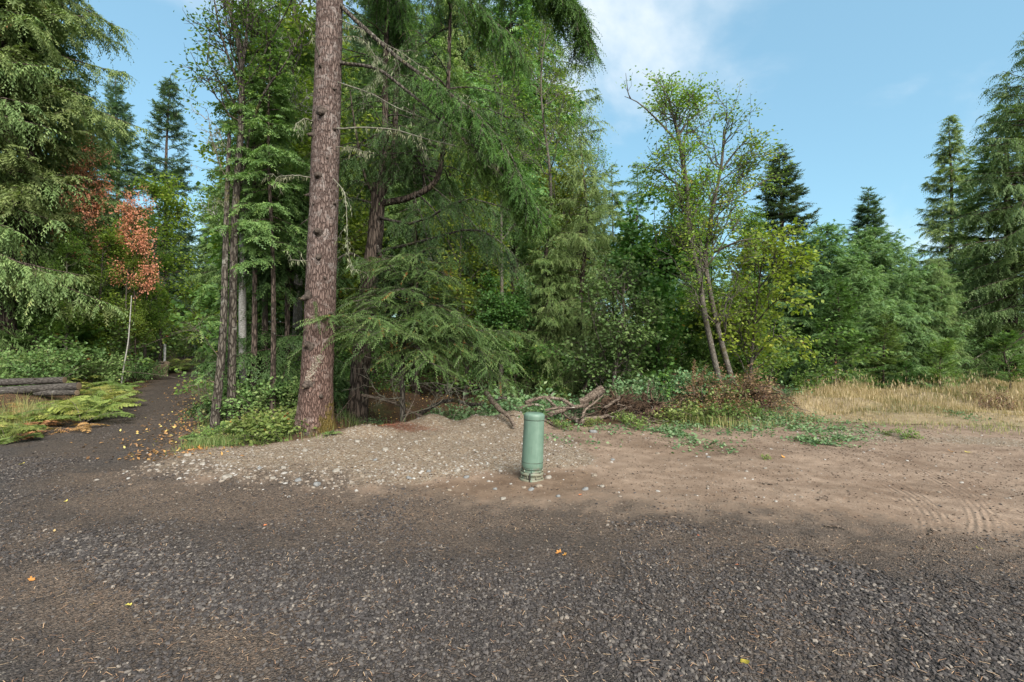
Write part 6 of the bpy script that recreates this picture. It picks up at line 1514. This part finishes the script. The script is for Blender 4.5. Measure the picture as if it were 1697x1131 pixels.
# green grass along the edges: track verge, wood edge, mound
m = MB()
def strip(pts, wid, n, H0, dens=1, W=.003, lean=.6, tmu=.4):
    Pq = smooth_path([(*p, 0) for p in pts], 60); i = rg.integers(0, 60, n); x = Pq[i, 0] + rg.normal(0, wid, n); y = Pq[i, 1] + rg.normal(0, wid, n)
    k = (noise3(x * 2.5, y * 2.5, seed=31) + .3 * rg.normal(0, 1, n) > -.1) & (sdf_poly(x, y, ROAD) > .05) & (sdf_poly(x, y, PALE) > -.15); x, y = x[k], y[k]; n = len(x)
    blades(m, np.column_stack([x, y, height(x, y) - .01]), H0 * (.5 + rg.random(n)), W, rg, lean, np.clip(tmu + .25 * rg.normal(0, 1, n), 0, 1))
strip([gp(-60, 735), gp(60, 712), gp(140, 696), gp(205, 674)], .35, 9000, .16, tmu=.6)
strip([gp(-60, 712), gp(40, 700), gp(120, 690)], .5, 9000, .3, tmu=.7)
strip([gp(312, 748), gp(350, 712), gp(368, 694)], .16, 1800, .08)
strip([gp(340, 735), gp(420, 735), gp(500, 735)], .22, 3000, .12)
strip([(xat(1140, 9.1), 9.1), (xat(1200, 8.9), 8.9), (xat(1260, 9.3), 9.3)], .3, 3500, .2, tmu=.75)
strip([gp(1270, 702), gp(1420, 706), gp(1600, 712), gp(1697, 716)], .25, 1300, .08, tmu=.7)
strip([gp(360, 670), gp(350, 640), (-12, 24)], .4, 3000, .2)
strip([(-6.5, 9.6), (-4, 9.4), (-2.6, 9.4)], .6, 3500, .22, tmu=.3)
tag(link('grass', m.mesh('grass', F_grass)), 'green and yellowing grass along the track and the wood edge', kind='stuff')
# ivy-like ground cover creeping over the dirt
m = MB()
for pts, wid, n in (([gp(1290, 712), gp(1350, 716), gp(1440, 719)], .2, 1000), ([gp(1330, 732), gp(1370, 737), gp(1400, 728)], .14, 900), ([gp(1230, 700), gp(1300, 700), gp(1400, 706)], .26, 1500), ([gp(1120, 712), gp(1200, 712), gp(1270, 704)], .28, 2600),
                    ([gp(1130, 740), gp(1190, 738), gp(1160, 728)], .22, 420), ([gp(1080, 715), gp(1130, 722)], .2, 500), ([gp(880, 730), gp(1020, 742)], .2, 120), ([gp(930, 708), gp(1060, 716)], .2, 350), ([gp(1580, 690), gp(1600, 700)], .15, 200)):
    Pq = smooth_path([(*p, 0) for p in pts], 40); i = rg.integers(0, 40, n); x = Pq[i, 0] + rg.normal(0, wid, n); y = Pq[i, 1] + rg.normal(0, wid * 1.2, n)
    k = noise3(x * 4, y * 4, seed=37) + .4 * rg.normal(0, 1, n) > -.15; x, y = x[k], y[k]; n = len(x)
    leaves(m, np.column_stack([x, y, height(x, y) + .005 + .07 * rg.random(n) ** 2]), .055, .042, rg, .1, np.clip(.55 + .25 * rg.normal(0, 1, n), 0, 1), flat=1.4)
tag(link('ground_cover', m.mesh('ground_cover', F_bramble)), 'low trailing green ground cover creeping over the dirt edge', kind='stuff')
# leaf and needle litter
m = MB(); n = 60000
x = rg.uniform(-14, 6, n); y = rg.uniform(6.2, 18, n)
dr = sdf_poly(x, y, ROAD); dg = sdf_poly(x, y, GRAVEL); dt = sdf_poly(x, y, TAN)
edge = np.exp(-((dist_line(x, y, ROAD_R[:6])) / .6) ** 2)
k = ((dg > .1) & (dt > .2) & (rg.random(n) < .3)) | (rg.random(n) < edge * .9)
x, y = x[k], y[k]; n = len(x)
leaves(m, np.column_stack([x, y, height(x, y) + .012]), .05, .035, rg, .0, np.clip(.5 + .3 * rg.normal(0, 1, n), 0, 1), flat=1.8)
F_litter = foliage('leaf_litter', [(0, (.07, .045, .028)), (.4, (.17, .09, .045)), (.7, (.32, .165, .065)), (.9, (.46, .27, .09)), (1, (.52, .42, .14))], trans=.15, var=0)
tag(link('leaf_litter', m.mesh('leaf_litter', F_litter)), 'brown and orange leaf litter on the forest floor and track edge', kind='stuff')
# reddish needle patch on the bank
m = MB(); n = 2600
c = gp(668, 722); x = c[0] + rg.normal(0, .28, n); y = c[1] + rg.normal(0, .12, n)
az = rg.random(n) * 6.283; P = np.column_stack([x, y, height(x, y) + .006 + .02 * rg.random(n)]); d = np.stack([np.cos(az), np.sin(az), .25 * rg.random(n)], -1)
s = np.stack([-np.sin(az), np.cos(az), 0 * az], -1); V = np.stack([P - s * .002, P + s * .002, P + d * .05], 1); m.add(V, np.arange(3 * n).reshape(-1, 3), None, np.repeat(rg.random(n), 3))
M_needle = tinted('red_needles', [(0, (.13, .045, .03)), (.6, (.24, .09, .055)), (1, (.33, .15, .09))])
tag(link('needle_litter', m.mesh('needle_litter', M_needle)), 'patch of reddish dead fir needles on the pale bank', kind='stuff')
# dry needles and chips scattered in the foreground gravel
m = MB(); n = 5200
x, y = frustum_pts(n, 1.95, 6.0, rg, 1.2); az = rg.random(n) * 6.283
P = np.column_stack([x, y, height(x, y) + .012]); d = np.stack([np.cos(az), np.sin(az), .15 * rg.normal(0, 1, n)], -1); s = np.stack([-np.sin(az), np.cos(az), 0 * az], -1)
l = .015 + .03 * rg.random(n) ** 2; V = np.stack([P - s * .0014, P + s * .0014, P + d * l[:, None] + s * .001, P + d * l[:, None] - s * .001], 1)
m.add(V, None, np.arange(4 * n).reshape(-1, 4), np.repeat(rg.random(n), 4))
M_chip = tinted('dry_needles', [(0, (.16, .085, .05)), (.6, (.32, .19, .11)), (1, (.50, .36, .22))])
tag(link('dry_needles', m.mesh('dry_needles', M_chip)), 'dry needles and bark chips strewn over the dark gravel', kind='stuff')

UNSEEN = '''forest_conifer forest_conifer.008 forest_conifer.022 forest_conifer.049 forest_conifer.050 forest_conifer.053 forest_conifer.054 forest_conifer.057 forest_conifer.063 undergrowth_maple.027 undergrowth_maple.028 undergrowth_maple.031 young_fir.004 dead_branch.047 dead_branch.049 dead_branch.053 dead_branch.054 bracken_fern.028 bracken_fern.035 bracken_fern.039 bracken_fern.040 bracken_fern.044 sword_fern.004 shade_shrub.009 shade_shrub.013 shade_shrub.014 shade_shrub.017'''.split()
for n_ in UNSEEN:                                                   # far trees and ferns that stand wholly behind others
    o = bpy.data.objects.get(n_)
    if o is None: continue
    for c in list(o.children_recursive): bpy.data.objects.remove(c)
    bpy.data.objects.remove(o)
# ------------------------------------------------------------------ labels: say for every look-alike which one it is
ORD = ['', 'second', 'third', 'fourth', 'fifth', 'sixth', 'seventh', 'eighth', 'ninth', 'tenth', 'eleventh', 'twelfth', 'thirteenth', 'fourteenth', 'fifteenth', 'sixteenth', 'seventeenth', 'eighteenth', 'nineteenth', 'twentieth', 'twenty-first', 'twenty-second', 'twenty-third', 'twenty-fourth', 'twenty-fifth', 'twenty-sixth']
SPOT = [(-1e9, 130, 'behind the log pile'), (130, 152, 'on the bank right of the logs'), (152, 180, 'at the middle of the fern bank'), (180, 235, 'on the bank below the smaller orange maple'), (235, 345, 'by the bend of the track'), (345, 490, 'around the twin alder'), (490, 600, 'by the big fir trunk'), (600, 780, 'around the young cedar'),
        (780, 905, 'left of the brush pile'), (905, 1100, 'behind the brush pile'), (1100, 1280, 'by the leaning alders'), (1280, 1480, 'by the round-topped pair'), (1480, 1610, 'below the spire cedar'), (1610, 1e9, 'at the right end of the meadow')]
SPOT_GROUND = [(-1e9, 345, 'at the track end of the bank'), (345, 470, 'left part of the stony strip'), (470, 600, 'below the big fir'), (600, 740, 'below the young cedar'), (740, 865, 'just left of the pedestal'), (865, 1010, 'just right of the pedestal'), (1010, 1e9, 'out on the tan dirt')]
SPOT_DEEP = [(-1e9, 240, 'far behind the orange maples'), (240, 490, 'far behind the twin alder'), (490, 600, 'far behind the big fir'), (600, 780, 'far behind the forked conifer'), (780, 900, 'far behind the drooping bough tips'), (900, 1020, 'far behind the narrow dark cedar'), (1020, 1e9, 'far behind the leaning alders')]
SPOT_END = [(-1e9, 1e9, 'at the far end of the track')]
DEEP = ()
from collections import defaultdict
byl = defaultdict(list)
for o in list(COL.objects):
    if o.parent is None and o.get('label') and o.get('category'): byl[o['label']].append(o)
for lab, os_ in byl.items():
    if len(os_) < 2 or os_[0].get('group') in DEEP: continue
    base = lab.split(' behind ')[0].split(' left of ')[0].split(' in the shade')[0].split(' on the gravel bank')[0].split(' standing in')[0].split(' jumbled in')[0].split(' in the hollow')[0].split(' closing the view')[0].split(' at the far end')[0].split(' growing')[0].split(' on the mound')[0].split(' creeping')[0].split(' on the bank')[0].split(' in the bank')[0].split(' past ')[0].split(' in the wood')[0].split(' under the trees')[0].split(' at the left foot')[0].split(' in the straw')[0].split(' lying')[0]
    bins = defaultdict(list)
    for o in os_:
        px = 848.5 + o.location.x / o.location.y * FPX
        for a, b, ph in (SPOT_GROUND if o['category'] == 'stone' else SPOT_END if 'far end' in o.get('group', '') else SPOT_DEEP if o.get('group') == 'conifers of the dark wood' else SPOT):
            if a <= px < b: bins[ph].append((px, o)); break
    for ph, lst in bins.items():
        lst.sort(key=lambda q: q[0])
        for k, (px, o) in enumerate(lst):
            if len(lst) == 1: o['label'] = base + ' ' + ph
            elif k == 0: o['label'] = base + ' ' + ph + ', leftmost one'
            elif k == len(lst) - 1: o['label'] = base + ' ' + ph + ', rightmost one'
            else: o['label'] = base + ' ' + ph + ', ' + ORD[min(k, 25)] + ' from the left'
for o in COL.objects:
    n = o.name.split('.')[0]
    if o.parent is not None and n in ('branches', 'lichen', 'twigs', 'roots', 'rootlets', 'stems', 'splinters'): o['kind'] = 'stuff'
